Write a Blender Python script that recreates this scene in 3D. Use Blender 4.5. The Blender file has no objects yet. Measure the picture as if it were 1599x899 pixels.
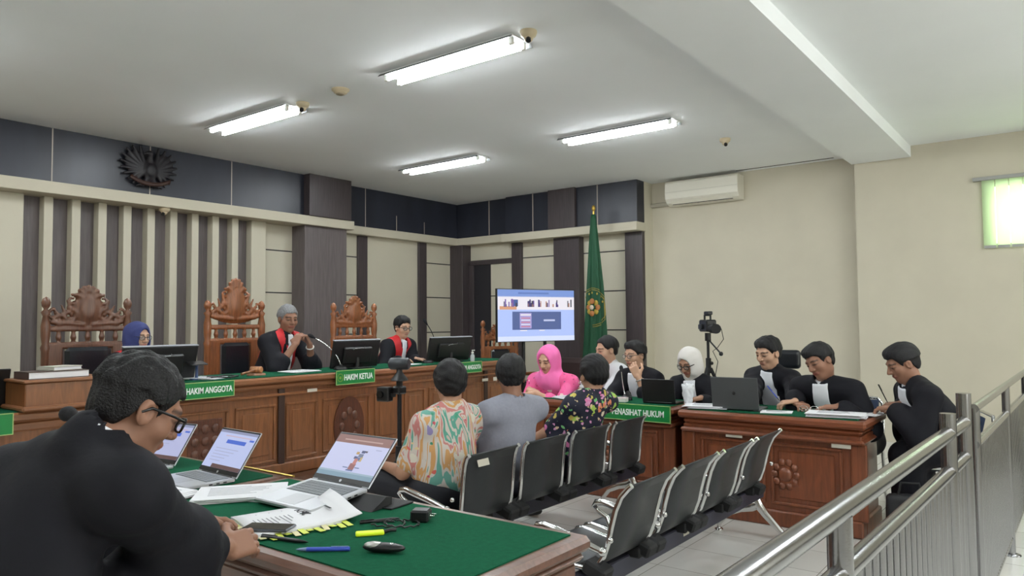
import bpy, bmesh, math, random
import numpy as np
from mathutils import Vector, Matrix, Euler, noise as mnoise
random.seed(7)
SC = bpy.context.scene
COL = SC.collection
PI = math.pi

# ------------------------------------------------------------------ camera, light, exposure
HC = 1.42
cam_d = bpy.data.cameras.new('camera'); cam = bpy.data.objects.new('camera', cam_d); COL.objects.link(cam)
cam_d.sensor_width = 36.0; cam_d.lens = 36.0 * 1154.3 / 1599.0; cam_d.clip_start = 0.05; cam_d.clip_end = 200
_y, _p, _r = [math.radians(a) for a in (37.35, 2.67, -0.48)]
_f = Vector((-math.sin(_y)*math.cos(_p), math.cos(_y)*math.cos(_p), math.sin(_p)))
_r0 = Vector((math.cos(_y), math.sin(_y), 0)); _u0 = _r0.cross(_f)
_rr = _r0*math.cos(_r) + _u0*math.sin(_r); _uu = -_r0*math.sin(_r) + _u0*math.cos(_r)
m = Matrix((_rr, _uu, -_f)).transposed().to_4x4(); m.translation = Vector((0, 0, HC))
cam.matrix_world = m
SC.camera = cam
w = bpy.data.worlds.new('world'); SC.world = w; w.use_nodes = True
wb = w.node_tree.nodes['Background']; wb.inputs[0].default_value = (0.95, 1.0, 0.93, 1); wb.inputs[1].default_value = 4.0
SC.view_settings.view_transform = 'Standard'; SC.view_settings.look = 'None'
SC.view_settings.gamma = 1.0; SC.view_settings.use_curve_mapping = False
SC.view_settings.exposure = 0.0
LAMP_POWER = 78.0          # emission of the ceiling tubes
H = 3.42                   # ceiling height

# ------------------------------------------------------------------ materials
def s2l(c):
    c = [x/255.0 for x in c]
    return tuple((x/12.92 if x <= 0.04045 else ((x+0.055)/1.055)**2.4) for x in c) + (1.0,)
MATS = {}
def newmat(name):
    m = bpy.data.materials.new(name); m.use_nodes = True
    return m, m.node_tree, m.node_tree.nodes['Principled BSDF']
def mat(name, rgb, rough=0.5, metal=0.0, emit=0.0, spec=0.5, var=0.0, vscale=20.0, bump=0.0, bscale=60.0, coat=0.0, stretch=None, trans=0.0, alpha=1.0):
    if name in MATS: return MATS[name]
    m, nt, b = newmat(name)
    c = s2l(rgb)
    b.inputs['Base Color'].default_value = c
    b.inputs['Roughness'].default_value = rough; b.inputs['Metallic'].default_value = metal
    b.inputs['Specular IOR Level'].default_value = spec
    b.inputs['Coat Weight'].default_value = coat
    b.inputs['Transmission Weight'].default_value = trans
    b.inputs['Alpha'].default_value = alpha
    if emit:
        b.inputs['Emission Color'].default_value = c; b.inputs['Emission Strength'].default_value = emit
        if emit >= .3: b.inputs['Base Color'].default_value = (.02, .02, .02, 1)
    N = nt.nodes; L = nt.links
    tc = N.new('ShaderNodeTexCoord'); mp = N.new('ShaderNodeMapping'); L.new(tc.outputs['Object'], mp.inputs[0])
    if stretch: mp.inputs['Scale'].default_value = stretch
    nz = N.new('ShaderNodeTexNoise'); nz.inputs['Scale'].default_value = vscale; nz.inputs['Detail'].default_value = 5
    L.new(mp.outputs[0], nz.inputs[0])
    if var:
        mx = N.new('ShaderNodeMix'); mx.data_type = 'RGBA'
        mx.inputs[6].default_value = tuple(x*(1-var) for x in c[:3])+(1,); mx.inputs[7].default_value = tuple(min(1, x*(1+var)) for x in c[:3])+(1,)
        rp = N.new('ShaderNodeMapRange'); rp.inputs[1].default_value = .3; rp.inputs[2].default_value = .7
        L.new(nz.outputs[0], rp.inputs[0]); L.new(rp.outputs[0], mx.inputs[0]); L.new(mx.outputs[2], b.inputs['Base Color'])
    if bump:
        n2 = N.new('ShaderNodeTexNoise'); n2.inputs['Scale'].default_value = bscale; n2.inputs['Detail'].default_value = 4
        L.new(mp.outputs[0], n2.inputs[0])
        bp = N.new('ShaderNodeBump'); bp.inputs['Strength'].default_value = bump; bp.inputs['Distance'].default_value = 0.01
        L.new(n2.outputs[0], bp.inputs['Height']); L.new(bp.outputs[0], b.inputs['Normal'])
    MATS[name] = m
    return m
def mat_attr(name, rough=0.5, spec=0.4, bump=0.0, bscale=80, sss=0.0, sheen=0.0):
    """base colour read from the mesh's own 'pigment' attribute (skin tone, lips, brows, dyed cloth)"""
    if name in MATS: return MATS[name]
    m, nt, b = newmat(name)
    a = nt.nodes.new('ShaderNodeVertexColor'); a.layer_name = 'pigment'
    nt.links.new(a.outputs[0], b.inputs['Base Color'])
    b.inputs['Roughness'].default_value = rough; b.inputs['Specular IOR Level'].default_value = spec
    if sss:
        b.inputs['Subsurface Weight'].default_value = sss; b.inputs['Subsurface Radius'].default_value = (.012, .005, .003); b.inputs['Subsurface Scale'].default_value = 1.0
    MATS[name] = m
    return m
def mat_wood(name, rgb, rough=0.35, scale=6.0, axis='Z', dark=0.55, coat=0.25):
    if name in MATS: return MATS[name]
    m, nt, b = newmat(name); N = nt.nodes; L = nt.links
    tc = N.new('ShaderNodeTexCoord'); mp = N.new('ShaderNodeMapping'); L.new(tc.outputs['Object'], mp.inputs[0])
    mp.inputs['Scale'].default_value = {'Z': (6, 6, .6), 'X': (.6, 6, 6), 'Y': (6, .6, 6)}[axis]
    nz = N.new('ShaderNodeTexNoise'); nz.inputs['Scale'].default_value = scale; nz.inputs['Detail'].default_value = 8; nz.inputs['Distortion'].default_value = 1.2
    L.new(mp.outputs[0], nz.inputs[0])
    cr = N.new('ShaderNodeValToRGB'); c = s2l(rgb)
    cr.color_ramp.elements[0].position = .3; cr.color_ramp.elements[0].color = tuple(x*dark for x in c[:3])+(1,)
    cr.color_ramp.elements[1].position = .68; cr.color_ramp.elements[1].color = tuple(min(1, x*1.15) for x in c[:3])+(1,)
    L.new(nz.outputs[0], cr.inputs[0]); L.new(cr.outputs[0], b.inputs['Base Color'])
    b.inputs['Roughness'].default_value = rough; b.inputs['Coat Weight'].default_value = coat; b.inputs['Coat Roughness'].default_value = .25
    bp = N.new('ShaderNodeBump'); bp.inputs['Strength'].default_value = .12; bp.inputs['Distance'].default_value = .004
    L.new(nz.outputs[0], bp.inputs['Height']); L.new(bp.outputs[0], b.inputs['Normal'])
    MATS[name] = m
    return m

# ------------------------------------------------------------------ object helpers
def tag(o, label=None, cat=None, group=None, kind=None):
    if label: o['label'] = label
    if cat: o['category'] = cat
    if group: o['group'] = group
    if kind: o['kind'] = kind
    return o
def thing(name, label, cat, loc=(0, 0, 0), rz=0.0, group=None):
    o = bpy.data.objects.new(name, None); COL.objects.link(o); o.empty_display_size = .1
    o.location = loc; o.rotation_euler = (0, 0, rz)
    return tag(o, label, cat, group)
def copy_tree(o, parent=None):
    c = o.copy(); COL.objects.link(c)
    if parent: c.parent = parent
    for ch in o.children: copy_tree(ch, c)
    return c
def rotm(rot):
    return Euler(rot, 'XYZ').to_matrix() if rot is not None else Matrix.Identity(3)
class MB:
    """collects shapes, then links them as ONE mesh object"""
    def __init__(s): s.v = []; s.f = []; s.m = []; s.mats = []; s.sm = []
    def mi(s, mt):
        if mt not in s.mats: s.mats.append(mt)
        return s.mats.index(mt)
    def add(s, vs, fs, mt, smooth=False):
        o = len(s.v); s.v += [tuple(v) for v in vs]; k = s.mi(mt)
        for f in fs: s.f.append(tuple(i+o for i in f)); s.m.append(k); s.sm.append(smooth)
        return s
    def box(s, c, d, mt, rot=None, bev=0.0):
        R = rotm(rot); c = Vector(c); x, y, z = [k/2 for k in d]
        b = min(bev, x*.98, y*.98, z*.98)
        if b <= 0:
            P = [(i*x, j*y, k*z) for i in (-1, 1) for j in (-1, 1) for k in (-1, 1)]
            F = [(0, 1, 3, 2), (4, 6, 7, 5), (0, 4, 5, 1), (2, 3, 7, 6), (0, 2, 6, 4), (1, 5, 7, 3)]
            return s.add([c+R@Vector(p) for p in P], F, mt)
        P = []; idx = {}
        for i in (-1, 1):
            for j in (-1, 1):
                for k in (-1, 1):
                    for a in range(3):
                        p = [i*(x-b), j*(y-b), k*(z-b)]; p[a] = (i*x, j*y, k*z)[a]
                        idx[(i, j, k, a)] = len(P); P.append(p)
        F = []
        for a in range(3):
            o1, o2 = [q for q in range(3) if q != a]
            for sg in (-1, 1):
                q = []
                for (u, v) in ((-1, -1), (1, -1), (1, 1), (-1, 1)):
                    t = [0, 0, 0]; t[a] = sg; t[o1] = u; t[o2] = v; q.append(idx[(*t, a)])
                n = 1 if (a != 1) else -1
                F.append(tuple(q) if sg*n > 0 else tuple(q[::-1]))
        for a in range(3):                      # edge chamfers along axis a
            o1, o2 = [q for q in range(3) if q != a]
            for u in (-1, 1):
                for v in (-1, 1):
                    t0 = [0, 0, 0]; t0[o1] = u; t0[o2] = v; t1 = list(t0); t0[a] = -1; t1[a] = 1
                    F.append((idx[(*t0, o1)], idx[(*t0, o2)], idx[(*t1, o2)], idx[(*t1, o1)]))
        for i in (-1, 1):
            for j in (-1, 1):
                for k in (-1, 1): F.append((idx[(i, j, k, 0)], idx[(i, j, k, 1)], idx[(i, j, k, 2)]))
        return s.add([c+R@Vector(p) for p in P], F, mt)
    def b2(s, x0, x1, y0, y1, z0, z1, mt, bev=0.0):
        return s.box(((x0+x1)/2, (y0+y1)/2, (z0+z1)/2), (abs(x1-x0), abs(y1-y0), abs(z1-z0)), mt, bev=bev)
    def tube(s, pts, r, mt, n=10, caps=True, smooth=True):
        pts = [Vector(p) for p in pts]; rs = r if isinstance(r, (list, tuple)) else [r]*len(pts)
        V = []; F = []; up = None
        for i, p in enumerate(pts):
            t = (pts[min(i+1, len(pts)-1)]-pts[max(i-1, 0)])
            t = t.normalized() if t.length > 1e-9 else Vector((0, 0, 1))
            if up is None: up = t.orthogonal().normalized()
            up = (up - t*up.dot(t)); up = up.normalized() if up.length > 1e-6 else t.orthogonal().normalized()
            sd = t.cross(up)
            for k in range(n):
                a = 2*PI*k/n; V.append(p+(up*math.cos(a)+sd*math.sin(a))*rs[i])
        for i in range(len(pts)-1):
            for k in range(n):
                F.append((i*n+k, i*n+(k+1) % n, (i+1)*n+(k+1) % n, (i+1)*n+k))
        s.add(V, F, mt, smooth)
        if caps:
            s.add(V[:n], [tuple(range(n))[::-1]], mt); s.add(V[-n:], [tuple(range(n))], mt)
        return s
    def cyl(s, a, b, r, mt, n=20, r2=None): return s.tube([a, b], [r, r if r2 is None else r2], mt, n)
    def lathe(s, c, prof, mt, n=24, rot=None):
        R = rotm(rot); c = Vector(c); V = []; F = []
        for (r, z) in prof:
            for k in range(n):
                a = 2*PI*k/n; V.append(c+R@Vector((r*math.cos(a), r*math.sin(a), z)))
        for i in range(len(prof)-1):
            for k in range(n): F.append((i*n+k, i*n+(k+1) % n, (i+1)*n+(k+1) % n, (i+1)*n+k))
        s.add(V, F, mt, True)
        if prof[0][0] > 1e-4: s.add(V[:n], [tuple(range(n))[::-1]], mt)
        if prof[-1][0] > 1e-4: s.add(V[-n:], [tuple(range(n))], mt)
        return s
    def ball(s, c, r, mt, n=16, sc=(1, 1, 1), rot=None):
        R = rotm(rot); c = Vector(c); V = []; F = []; h = n//2
        for i in range(h+1):
            t = PI*i/h
            for k in range(n):
                a = 2*PI*k/n; V.append(c+R@Vector((r*math.sin(t)*math.cos(a)*sc[0], r*math.sin(t)*math.sin(a)*sc[1], -r*math.cos(t)*sc[2])))
        for i in range(h):
            for k in range(n): F.append((i*n+k, i*n+(k+1) % n, (i+1)*n+(k+1) % n, (i+1)*n+k))
        return s.add(V, F, mt, True)
    def prism(s, poly, t, mt, M=None):
        """2-D polygon (x,y) extruded from z=0 to z=t, placed by matrix M"""
        M = M or Matrix.Identity(4); n = len(poly)
        V = [M@Vector((p[0], p[1], 0)) for p in poly]+[M@Vector((p[0], p[1], t)) for p in poly]
        F = [tuple(range(n))[::-1], tuple(range(n, 2*n))]+[(i, (i+1) % n, n+(i+1) % n, n+i) for i in range(n)]
        return s.add(V, F, mt)
    def sheet(s, rows, mt, thick=0.0, smooth=True):
        """grid of points rows[i][j]; with thickness along the local normal"""
        ni, nj = len(rows), len(rows[0]); V = [Vector(p) for r in rows for p in r]
        F = [(i*nj+j, i*nj+j+1, (i+1)*nj+j+1, (i+1)*nj+j) for i in range(ni-1) for j in range(nj-1)]
        if not thick: return s.add(V, F, mt, smooth)
        N = [Vector((0, 0, 0)) for _ in V]
        for f in F:
            nn = (V[f[1]]-V[f[0]]).cross(V[f[3]]-V[f[0]])
            for i in f: N[i] += nn
        V2 = [v+n.normalized()*thick if n.length > 0 else v for v, n in zip(V, N)]; o = len(V)
        G = [f[::-1] for f in F]+[tuple(i+o for i in f) for f in F]
        rim = [(0, j, 0, j+1) for j in range(nj-1)]+[(ni-1, j+1, ni-1, j) for j in range(nj-1)]+[(i+1, 0, i, 0) for i in range(ni-1)]+[(i, nj-1, i+1, nj-1) for i in range(ni-1)]
        for (a, b, c, d) in rim:
            p, q = a*nj+b, c*nj+d; G.append((p, q, q+o, p+o))
        return s.add(V+V2, G, mt, smooth)
    def build(s, name, parent=None, loc=None, rot=None):
        me = bpy.data.meshes.new(name); me.from_pydata(s.v, [], s.f)
        for mt in s.mats: me.materials.append(mt)
        me.polygons.foreach_set('material_index', s.m); me.polygons.foreach_set('use_smooth', s.sm)
        me.validate(); me.update()
        bm = bmesh.new(); bm.from_mesh(me); bmesh.ops.recalc_face_normals(bm, faces=bm.faces); bm.to_mesh(me); bm.free()
        o = bpy.data.objects.new(name, me); COL.objects.link(o)
        if parent: o.parent = parent
        if loc is not None: o.location = loc
        if rot is not None: o.rotation_euler = rot
        return o
def struct(mb, name, parent=None):
    o = mb.build(name, parent)
    if not parent: o['kind'] = 'structure'
    return o
def text_into(mb, body, size, mt, M, depth=0.0015, bold=0.0, shear=0.0, xscale=1.0):
    cu = bpy.data.curves.new('lettering', 'FONT'); cu.body = body; cu.size = size; cu.extrude = depth; cu.offset = bold; cu.shear = shear
    cu.align_x = 'CENTER'; cu.align_y = 'CENTER'
    o = bpy.data.objects.new('lettering', cu); COL.objects.link(o)
    dg = bpy.context.evaluated_depsgraph_get(); me = bpy.data.meshes.new_from_object(o.evaluated_get(dg))
    S = Matrix.Diagonal((xscale, 1, 1, 1))
    mb.add([M@S@v.co for v in me.vertices], [tuple(p.vertices) for p in me.polygons], mt)
    bpy.data.objects.remove(o); bpy.data.curves.remove(cu); bpy.data.meshes.remove(me)
def frame(o, x, y, z=None):
    """matrix with columns x,y,z at origin o"""
    x = Vector(x).normalized(); y = Vector(y).normalized(); z = x.cross(y) if z is None else Vector(z)
    M = Matrix((x, y, z)).transposed().to_4x4(); M.translation = Vector(o); return M

# ------------------------------------------------------------------ implicit surfaces (bodies, cloth, carving)
def axis_coords(lo, hi, h, fine):
    """non-uniform samples: step h, finer inside the given (lo, hi, step) spans"""
    out = [lo]; x = lo
    while x < hi:
        st = h
        for a, b, hf in fine:
            if a-h <= x <= b: st = min(st, hf)
        x += st; out.append(x)
    return np.array(out, dtype=np.float32)
class SDF:
    def __init__(s, lo, hi, h, fine=()):
        s.ax = [axis_coords(lo[i], hi[i], h, [(f[0][i], f[1][i], f[2]) for f in fine]) for i in range(3)]
        s.d = np.full([len(a) for a in s.ax], 1.0, dtype=np.float32)
    def win(s, lo, hi):
        sl = []
        for i in range(3):
            a = np.searchsorted(s.ax[i], lo[i]); b = np.searchsorted(s.ax[i], hi[i]); sl.append(slice(max(a-1, 0), b+1))
        return tuple(sl)
    def pts(s, sl):
        return np.meshgrid(s.ax[0][sl[0]], s.ax[1][sl[1]], s.ax[2][sl[2]], indexing='ij', sparse=True)
    def _put(s, sl, e, k, sub=False):
        D = s.d[sl]
        if D.size == 0: return
        if sub: e = -e; a, b = -D, -e
        if not sub:
            if k <= 0: s.d[sl] = np.minimum(D, e)
            else:
                h = np.maximum(k-np.abs(D-e), 0)/k; s.d[sl] = np.minimum(D, e)-h*h*k*.25
        else:
            if k <= 0: s.d[sl] = np.maximum(D, e)
            else:
                h = np.maximum(k-np.abs(D-e), 0)/k; s.d[sl] = np.maximum(D, e)+h*h*k*.25
    def cap(s, a, b, ra, rb=None, k=0.01, sub=False):
        rb = ra if rb is None else rb; a = np.array(a, dtype=np.float32); b = np.array(b, dtype=np.float32); mr = max(ra, rb)+k+.03
        sl = s.win(np.minimum(a, b)-mr, np.maximum(a, b)+mr); X, Y, Z = s.pts(sl)
        ab = b-a; L2 = max(float(ab@ab), 1e-9)
        t = np.clip(((X-a[0])*ab[0]+(Y-a[1])*ab[1]+(Z-a[2])*ab[2])/L2, 0, 1)
        d = np.sqrt((X-a[0]-t*ab[0])**2+(Y-a[1]-t*ab[1])**2+(Z-a[2]-t*ab[2])**2)-(ra+(rb-ra)*t)
        s._put(sl, d, k, sub); return s
    def ell(s, c, r, M=None, k=0.01, sub=False):
        c = np.array(c, dtype=np.float32); M = np.eye(3) if M is None else np.array(M); r = np.array(r)
        e = np.sqrt(((M*r)**2).sum(1))+k+.03
        sl = s.win(c-e, c+e); X, Y, Z = s.pts(sl); X = X-c[0]; Y = Y-c[1]; Z = Z-c[2]
        q = [(X*M[0, i]+Y*M[1, i]+Z*M[2, i])/r[i] for i in range(3)]
        k0 = np.sqrt(q[0]**2+q[1]**2+q[2]**2); k1 = np.sqrt((q[0]/r[0])**2+(q[1]/r[1])**2+(q[2]/r[2])**2)
        s._put(sl, (k0*(k0-1)/np.maximum(k1, 1e-6)).astype(np.float32), k, sub); return s
    def rbox(s, c, hs, M=None, rad=0.005, k=0.005, sub=False):
        c = np.array(c, dtype=np.float32); M = np.eye(3) if M is None else np.array(M); hs = np.array(hs)
        e = (np.abs(M)*(hs+rad)).sum(1)+k+.03
        sl = s.win(c-e, c+e); X, Y, Z = s.pts(sl); X = X-c[0]; Y = Y-c[1]; Z = Z-c[2]
        q = [np.abs(X*M[0, i]+Y*M[1, i]+Z*M[2, i])-hs[i]+rad for i in range(3)]
        d = np.sqrt(sum(np.maximum(t, 0)**2 for t in q))+np.minimum(np.maximum(np.maximum(q[0], q[1]), q[2]), 0)-rad
        s._put(sl, d.astype(np.float32), k, sub); return s
    def full(s): return np.meshgrid(*s.ax, indexing='ij', sparse=True)
    def like(s, d):
        o = SDF.__new__(SDF); o.ax = s.ax; o.d = d.astype(np.float32); return o
    def wrinkle(s, amp, f=14.0, seed=0):
        X, Y, Z = s.full(); r = np.random.RandomState(seed); n = 0
        for i in range(5):
            kx, ky, kz = r.normal(size=3)*f*(1+.5*i)*np.array([1, 1, .55]); n = n+np.sin(X*kx+Y*ky+Z*kz+r.rand()*6.28+1.3*np.sin(X*ky*.6+Z*kx*.6))/(1+.6*i)
        s.d = (s.d+amp*n*.5).astype(np.float32); return s
    def sample(s, p):
        ix = []
        for i in range(3):
            a = s.ax[i]; j = int(np.clip(np.searchsorted(a, p[i])-1, 0, len(a)-2)); ix.append((j, (p[i]-a[j])/(a[j+1]-a[j])))
        v = 0
        for c in range(8):
            wgt = 1; id_ = []
            for i in range(3):
                b = (c >> i) & 1; wgt *= ix[i][1] if b else 1-ix[i][1]; id_.append(ix[i][0]+b)
            v += wgt*s.d[tuple(id_)]
        return v
    def mesh(s, name, mats, parent=None, paint=None, facemat=None):
        d = s.d; d = np.pad(d, 1, constant_values=1.0)
        ax = [np.concatenate(([a[0]-.01], a, [a[-1]+.01])) for a in s.ax]
        ins = d < 0; nx, ny, nz = d.shape
        c = sum(ins[i:nx-1+i, j:ny-1+j, k:nz-1+k].astype(np.int8) for i in (0, 1) for j in (0, 1) for k in (0, 1))
        act = (c > 0) & (c < 8); idx = np.full(act.shape, -1, dtype=np.int64); I = np.argwhere(act); idx[act] = np.arange(len(I))
        if len(I) == 0: return None
        acc = np.zeros((len(I), 3)); cnt = np.zeros(len(I))
        A = [np.asarray(a, dtype=np.float64) for a in ax]
        for a in range(3):
            o = [q for q in range(3) if q != a]
            for u in (0, 1):
                for v in (0, 1):
                    p0 = I.copy(); p0[:, o[0]] += u; p0[:, o[1]] += v; p1 = p0.copy(); p1[:, a] += 1
                    d0 = d[p0[:, 0], p0[:, 1], p0[:, 2]].astype(float); d1 = d[p1[:, 0], p1[:, 1], p1[:, 2]].astype(float)
                    cr = (d0 < 0) != (d1 < 0); t = np.where(cr, d0/np.where(cr, d0-d1, 1), 0)
                    P = np.stack([A[q][p0[:, q]] for q in range(3)], 1); P[:, a] += t*(A[a][p1[:, a]]-A[a][p0[:, a]])
                    acc += P*cr[:, None]; cnt += cr
        V = acc/cnt[:, None]; faces = []
        for a in range(3):
            o = [q for q in range(3) if q != a]
            n = [slice(None)]*3; m_ = [slice(None)]*3; n[a] = slice(0, -1); m_[a] = slice(1, None)
            E = np.argwhere(ins[tuple(n)] != ins[tuple(m_)])
            ok = (E[:, o[0]] > 0) & (E[:, o[1]] > 0) & (E[:, o[0]] < act.shape[o[0]]) & (E[:, o[1]] < act.shape[o[1]]); E = E[ok]
            q = []
            for (u, v) in ((0, 0), (1, 0), (1, 1), (0, 1)):
                p = E.copy(); p[:, o[0]] -= u; p[:, o[1]] -= v; q.append(idx[p[:, 0], p[:, 1], p[:, 2]])
            Q = np.stack(q, 1); f0 = ins[E[:, 0], E[:, 1], E[:, 2]]
            if a == 1: f0 = ~f0
            Q[~f0] = Q[~f0][:, ::-1]; faces.append(Q)
        Fq = np.concatenate(faces); Fq = Fq[(Fq >= 0).all(1)]
        me = bpy.data.meshes.new(name); me.vertices.add(len(V)); me.vertices.foreach_set('co', V.astype(np.float32).ravel())
        me.loops.add(len(Fq)*4); me.loops.foreach_set('vertex_index', Fq.ravel().astype(np.int32))
        me.polygons.add(len(Fq)); me.polygons.foreach_set('loop_start', (np.arange(len(Fq))*4).astype(np.int32)); me.polygons.foreach_set('loop_total', np.full(len(Fq), 4, dtype=np.int32))
        me.polygons.foreach_set('use_smooth', np.ones(len(Fq), dtype=bool))
        for mt in (mats if isinstance(mats, (list, tuple)) else [mats]): me.materials.append(mt)
        if facemat is not None: me.polygons.foreach_set('material_index', facemat(V[Fq].mean(1)).astype(np.int32))
        me.update()
        if paint is not None:
            colr = paint(V).astype(np.float32); at = me.color_attributes.new('pigment', 'FLOAT_COLOR', 'POINT')
            at.data.foreach_set('color', np.concatenate([colr, np.ones((len(V), 1), dtype=np.float32)], 1).ravel())
        ob = bpy.data.objects.new(name, me); COL.objects.link(ob)
        if parent is not None: ob.parent = parent
        return ob
# ------------------------------------------------------------------ people
V3 = lambda *a: np.array(a, dtype=float)
def unit(v): v = np.array(v, dtype=float); return v/max(np.linalg.norm(v), 1e-9)
def ik(S, W, l1, l2, hint):
    S = np.array(S); W = np.array(W); d = W-S; L = np.linalg.norm(d)
    if L > (l1+l2)*.985: k = L/((l1+l2)*.985); l1 *= k; l2 *= k
    a = (l1*l1-l2*l2+L*L)/(2*L); h = math.sqrt(max(l1*l1-a*a, 1e-6)); u = d/L
    hv = np.array(hint)-u*(np.array(hint)@u); return S+u*a+unit(hv)*h
def do_hand(S, W, d, n, side, s=1.0, curl=.35, spread=.0, pinch=False):
    d = unit(d); n = unit(n-d*(np.array(n)@d)); l = np.cross(n, d)*(-1 if side > 0 else 1)
    M = np.stack([l, d, n], 1)
    S.rbox(W+d*.047*s, (.037*s, .047*s, .0135*s), M, rad=.012*s, k=.012)
    lens = [.070, .078, .072, .056]
    for i in range(4):
        b = W+d*(.086-.004*abs(i-1))*s+l*(.027-.0185*i)*s; a = 0.0; L = lens[i]*s
        sp = (1.5-i)*spread
        for j, (fr, inc) in enumerate(((.45, .55), (.31, .95), (.24, .75))):
            a += curl*inc*(1.0+(.12*i if not pinch else -.05*i))
            dd = unit(d*math.cos(a)+n*math.sin(a)+l*sp); e = b+dd*L*fr
            S.cap(b, e, (.0092-.0008*j)*s, (.0086-.0009*j)*s, k=.003 if j == 0 else .004); b = e
    b = W+d*.022*s+l*.028*s; e = b+unit(d*.55+l*.75+n*.25)*.042*s; S.cap(b, e, .014*s, .011*s, k=.010)
    t = e+unit(d*.9+l*.15+n*(.35+curl*.4))*.030*s; S.cap(e, t, .0108*s, .010*s, k=.004)
    S.cap(t, t+unit(d*.9-l*.15+n*(.35+curl*.5))*.020*s, .0100*s, .0082*s, k=.003)
SK = dict(light=(204, 162, 136), mid=(174, 132, 108), tan=(148, 108, 88), dark=(120, 82, 66))
def person(label, head, az, pelvis, hands, haz=None, hp=0, hroll=0, s=1.0, skin='mid', outfit='robe', hair='short', haircol=(18, 17, 20),
           group=None, floor=0.0, fine=.0055, coarse=.014, cloth_h=.011, knees=None, sh=0.172, belly=1.0, elbow_out=(.35, .35), extras=(), seed=1, hs=1.0, clothcol=None,
           scarf=None, glasses=None, watch=None, legs=True, arms_h=None, shoulder_up=0.0, trousers=(28, 30, 38), matcloth=None, gender='m', hh=.0065, neck=None, drape=False, back=.3, cuff=.066):
    O = V3(pelvis[0], pelvis[1], floor); root = thing('person', label, 'person', tuple(O), 0, group)
    haz = az if haz is None else haz
    a = math.radians(az); F = V3(-math.sin(a), math.cos(a), 0); R = V3(F[1], -F[0], 0)
    Hc = np.array(head, dtype=float)-O; P = np.array(pelvis, dtype=float)-O
    # head frame
    b = math.radians(haz); hf = V3(-math.sin(b), math.cos(b), 0); hr = V3(hf[1], -hf[0], 0); hu = V3(0, 0, 1)
    t = math.radians(hp); hf, hu = hf*math.cos(t)-hu*math.sin(t), hu*math.cos(t)+hf*math.sin(t)
    t = math.radians(hroll); hr, hu = hr*math.cos(t)+hu*math.sin(t), hu*math.cos(t)-hr*math.sin(t)
    Mh = np.stack([hr, hf, hu], 1); k = s*hs
    HL = lambda x, y, z: Hc+Mh@(V3(x, y, z)*k)
    nk = neck or (.022+.085*math.sin(math.radians(max(hp, 0))), .142-.02*math.sin(math.radians(max(hp, 0))))
    N = Hc-V3(0, 0, nk[1])*s-F*nk[0]*s
    U = unit(N-P); Ft = unit(np.cross(U, R)); R2 = np.cross(Ft, U); M = np.stack([R, Ft, U], 1)
    T = np.linalg.norm(N-P)
    Sh = [N-U*(.062-shoulder_up)*s+R*sg*sh*s+Ft*.012 for sg in (-1, 1)]
    Wr = [np.array(h['w'], dtype=float)-O for h in hands]        # [left, right] wrists
    El = []
    for i, sg in enumerate((-1, 1)):
        El.append(ik(Sh[i], Wr[i], .275*s, .245*s, R*sg*elbow_out[i]-V3(0, 0, 1)-F*back))
    Hp = [P+R*sg*.095*s for sg in (-1, 1)]
    if knees is None: Kn = [Hp[i]+F*.42*s+R*sg*.04+V3(0, 0, .02) for i, sg in enumerate((-1, 1))]
    else: Kn = [np.array(q, dtype=float)-O for q in knees]
    An = [V3(q[0], q[1], .09)-F*.03 for q in Kn]
    def torso(S, inf, kk=.05):
        S.ell(P+U*.06*s, ((.150*belly+inf)*s, (.118*belly+inf)*s, (.13+inf)*s), M, k=kk)
        S.ell(P+U*T*.38, ((.145*belly+inf)*s, (.112*belly+inf)*s, .19*s), M, k=kk)
        S.ell(P+U*T*.66+Ft*.006, ((.158+inf)*s, (.105+inf)*s, .20*s), M, k=kk)
        S.cap(Sh[0]*.82+Sh[1]*.18, Sh[1]*.82+Sh[0]*.18, (.066+inf)*s, k=kk)
        for q in Sh: S.cap(N-U*(.012 if inf < 0 or outfit != 'robe' else .004)*s, q, (.046+inf*.7)*s, (.055+inf)*s, k=.035)
    # ---- body
    allp = [Hc+V3(.15, .15, .17)*k, Hc-V3(.15, .15, .17)*k, P+V3(.25, .25, .2), P-V3(.25, .25, .2)]+[q+e for q in Sh+El for e in (.12, -.12)]+[q+e for q in Wr for e in (.22, -.22)]
    if legs: allp += [q+e for q in Kn+An for e in (.13, -.13)]
    lo = np.min(allp, 0); hi = np.max(allp, 0); lo[2] = max(lo[2], .0 if legs else P[2]-.2)
    fh = [(Hc-V3(.125, .125, .14)*k, Hc+V3(.125, .125, .14)*k, fine)]
    for i, h in enumerate(hands):
        if h.get('hide'): continue
        dd = unit(h.get('d', Wr[i]-El[i])); c = Wr[i]+dd*.085*s
        fh.append((c-.085*s, c+.085*s, fine))
    B = SDF(lo, hi, coarse, fh)
    torso(B, -.022)
    B.cap(N-U*.03*s, HL(0, -.015, -.06), .054*s, .050*k, k=.03)
    for i in (0, 1):
        B.cap(Sh[i], El[i], .046*s, .040*s, k=.03); B.cap(El[i], Wr[i], .040*s, .025*s, k=.015)
        if legs:
            B.cap(Hp[i], Kn[i], .075*s, .052*s, k=.03); B.cap(Kn[i], An[i], .050*s, .036*s, k=.02); B.cap(An[i]-V3(0, 0, .045), An[i]-V3(0, 0, .045)+F*.12, .03, .025, k=.02)
    for i, h in enumerate(hands):
        if h.get('hide'): continue
        dd = unit(h.get('d', Wr[i]-El[i])); do_hand(B, Wr[i], dd, np.array(h.get('n', (0, 0, -1)), dtype=float), (-1, 1)[i], s, h.get('curl', .4), h.get('spread', .03), h.get('pinch', False))
    E = lambda c, r, kk=.015, sub=False: B.ell(HL(*c), np.array(r)*k, Mh, k=kk*k, sub=sub)
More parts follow.
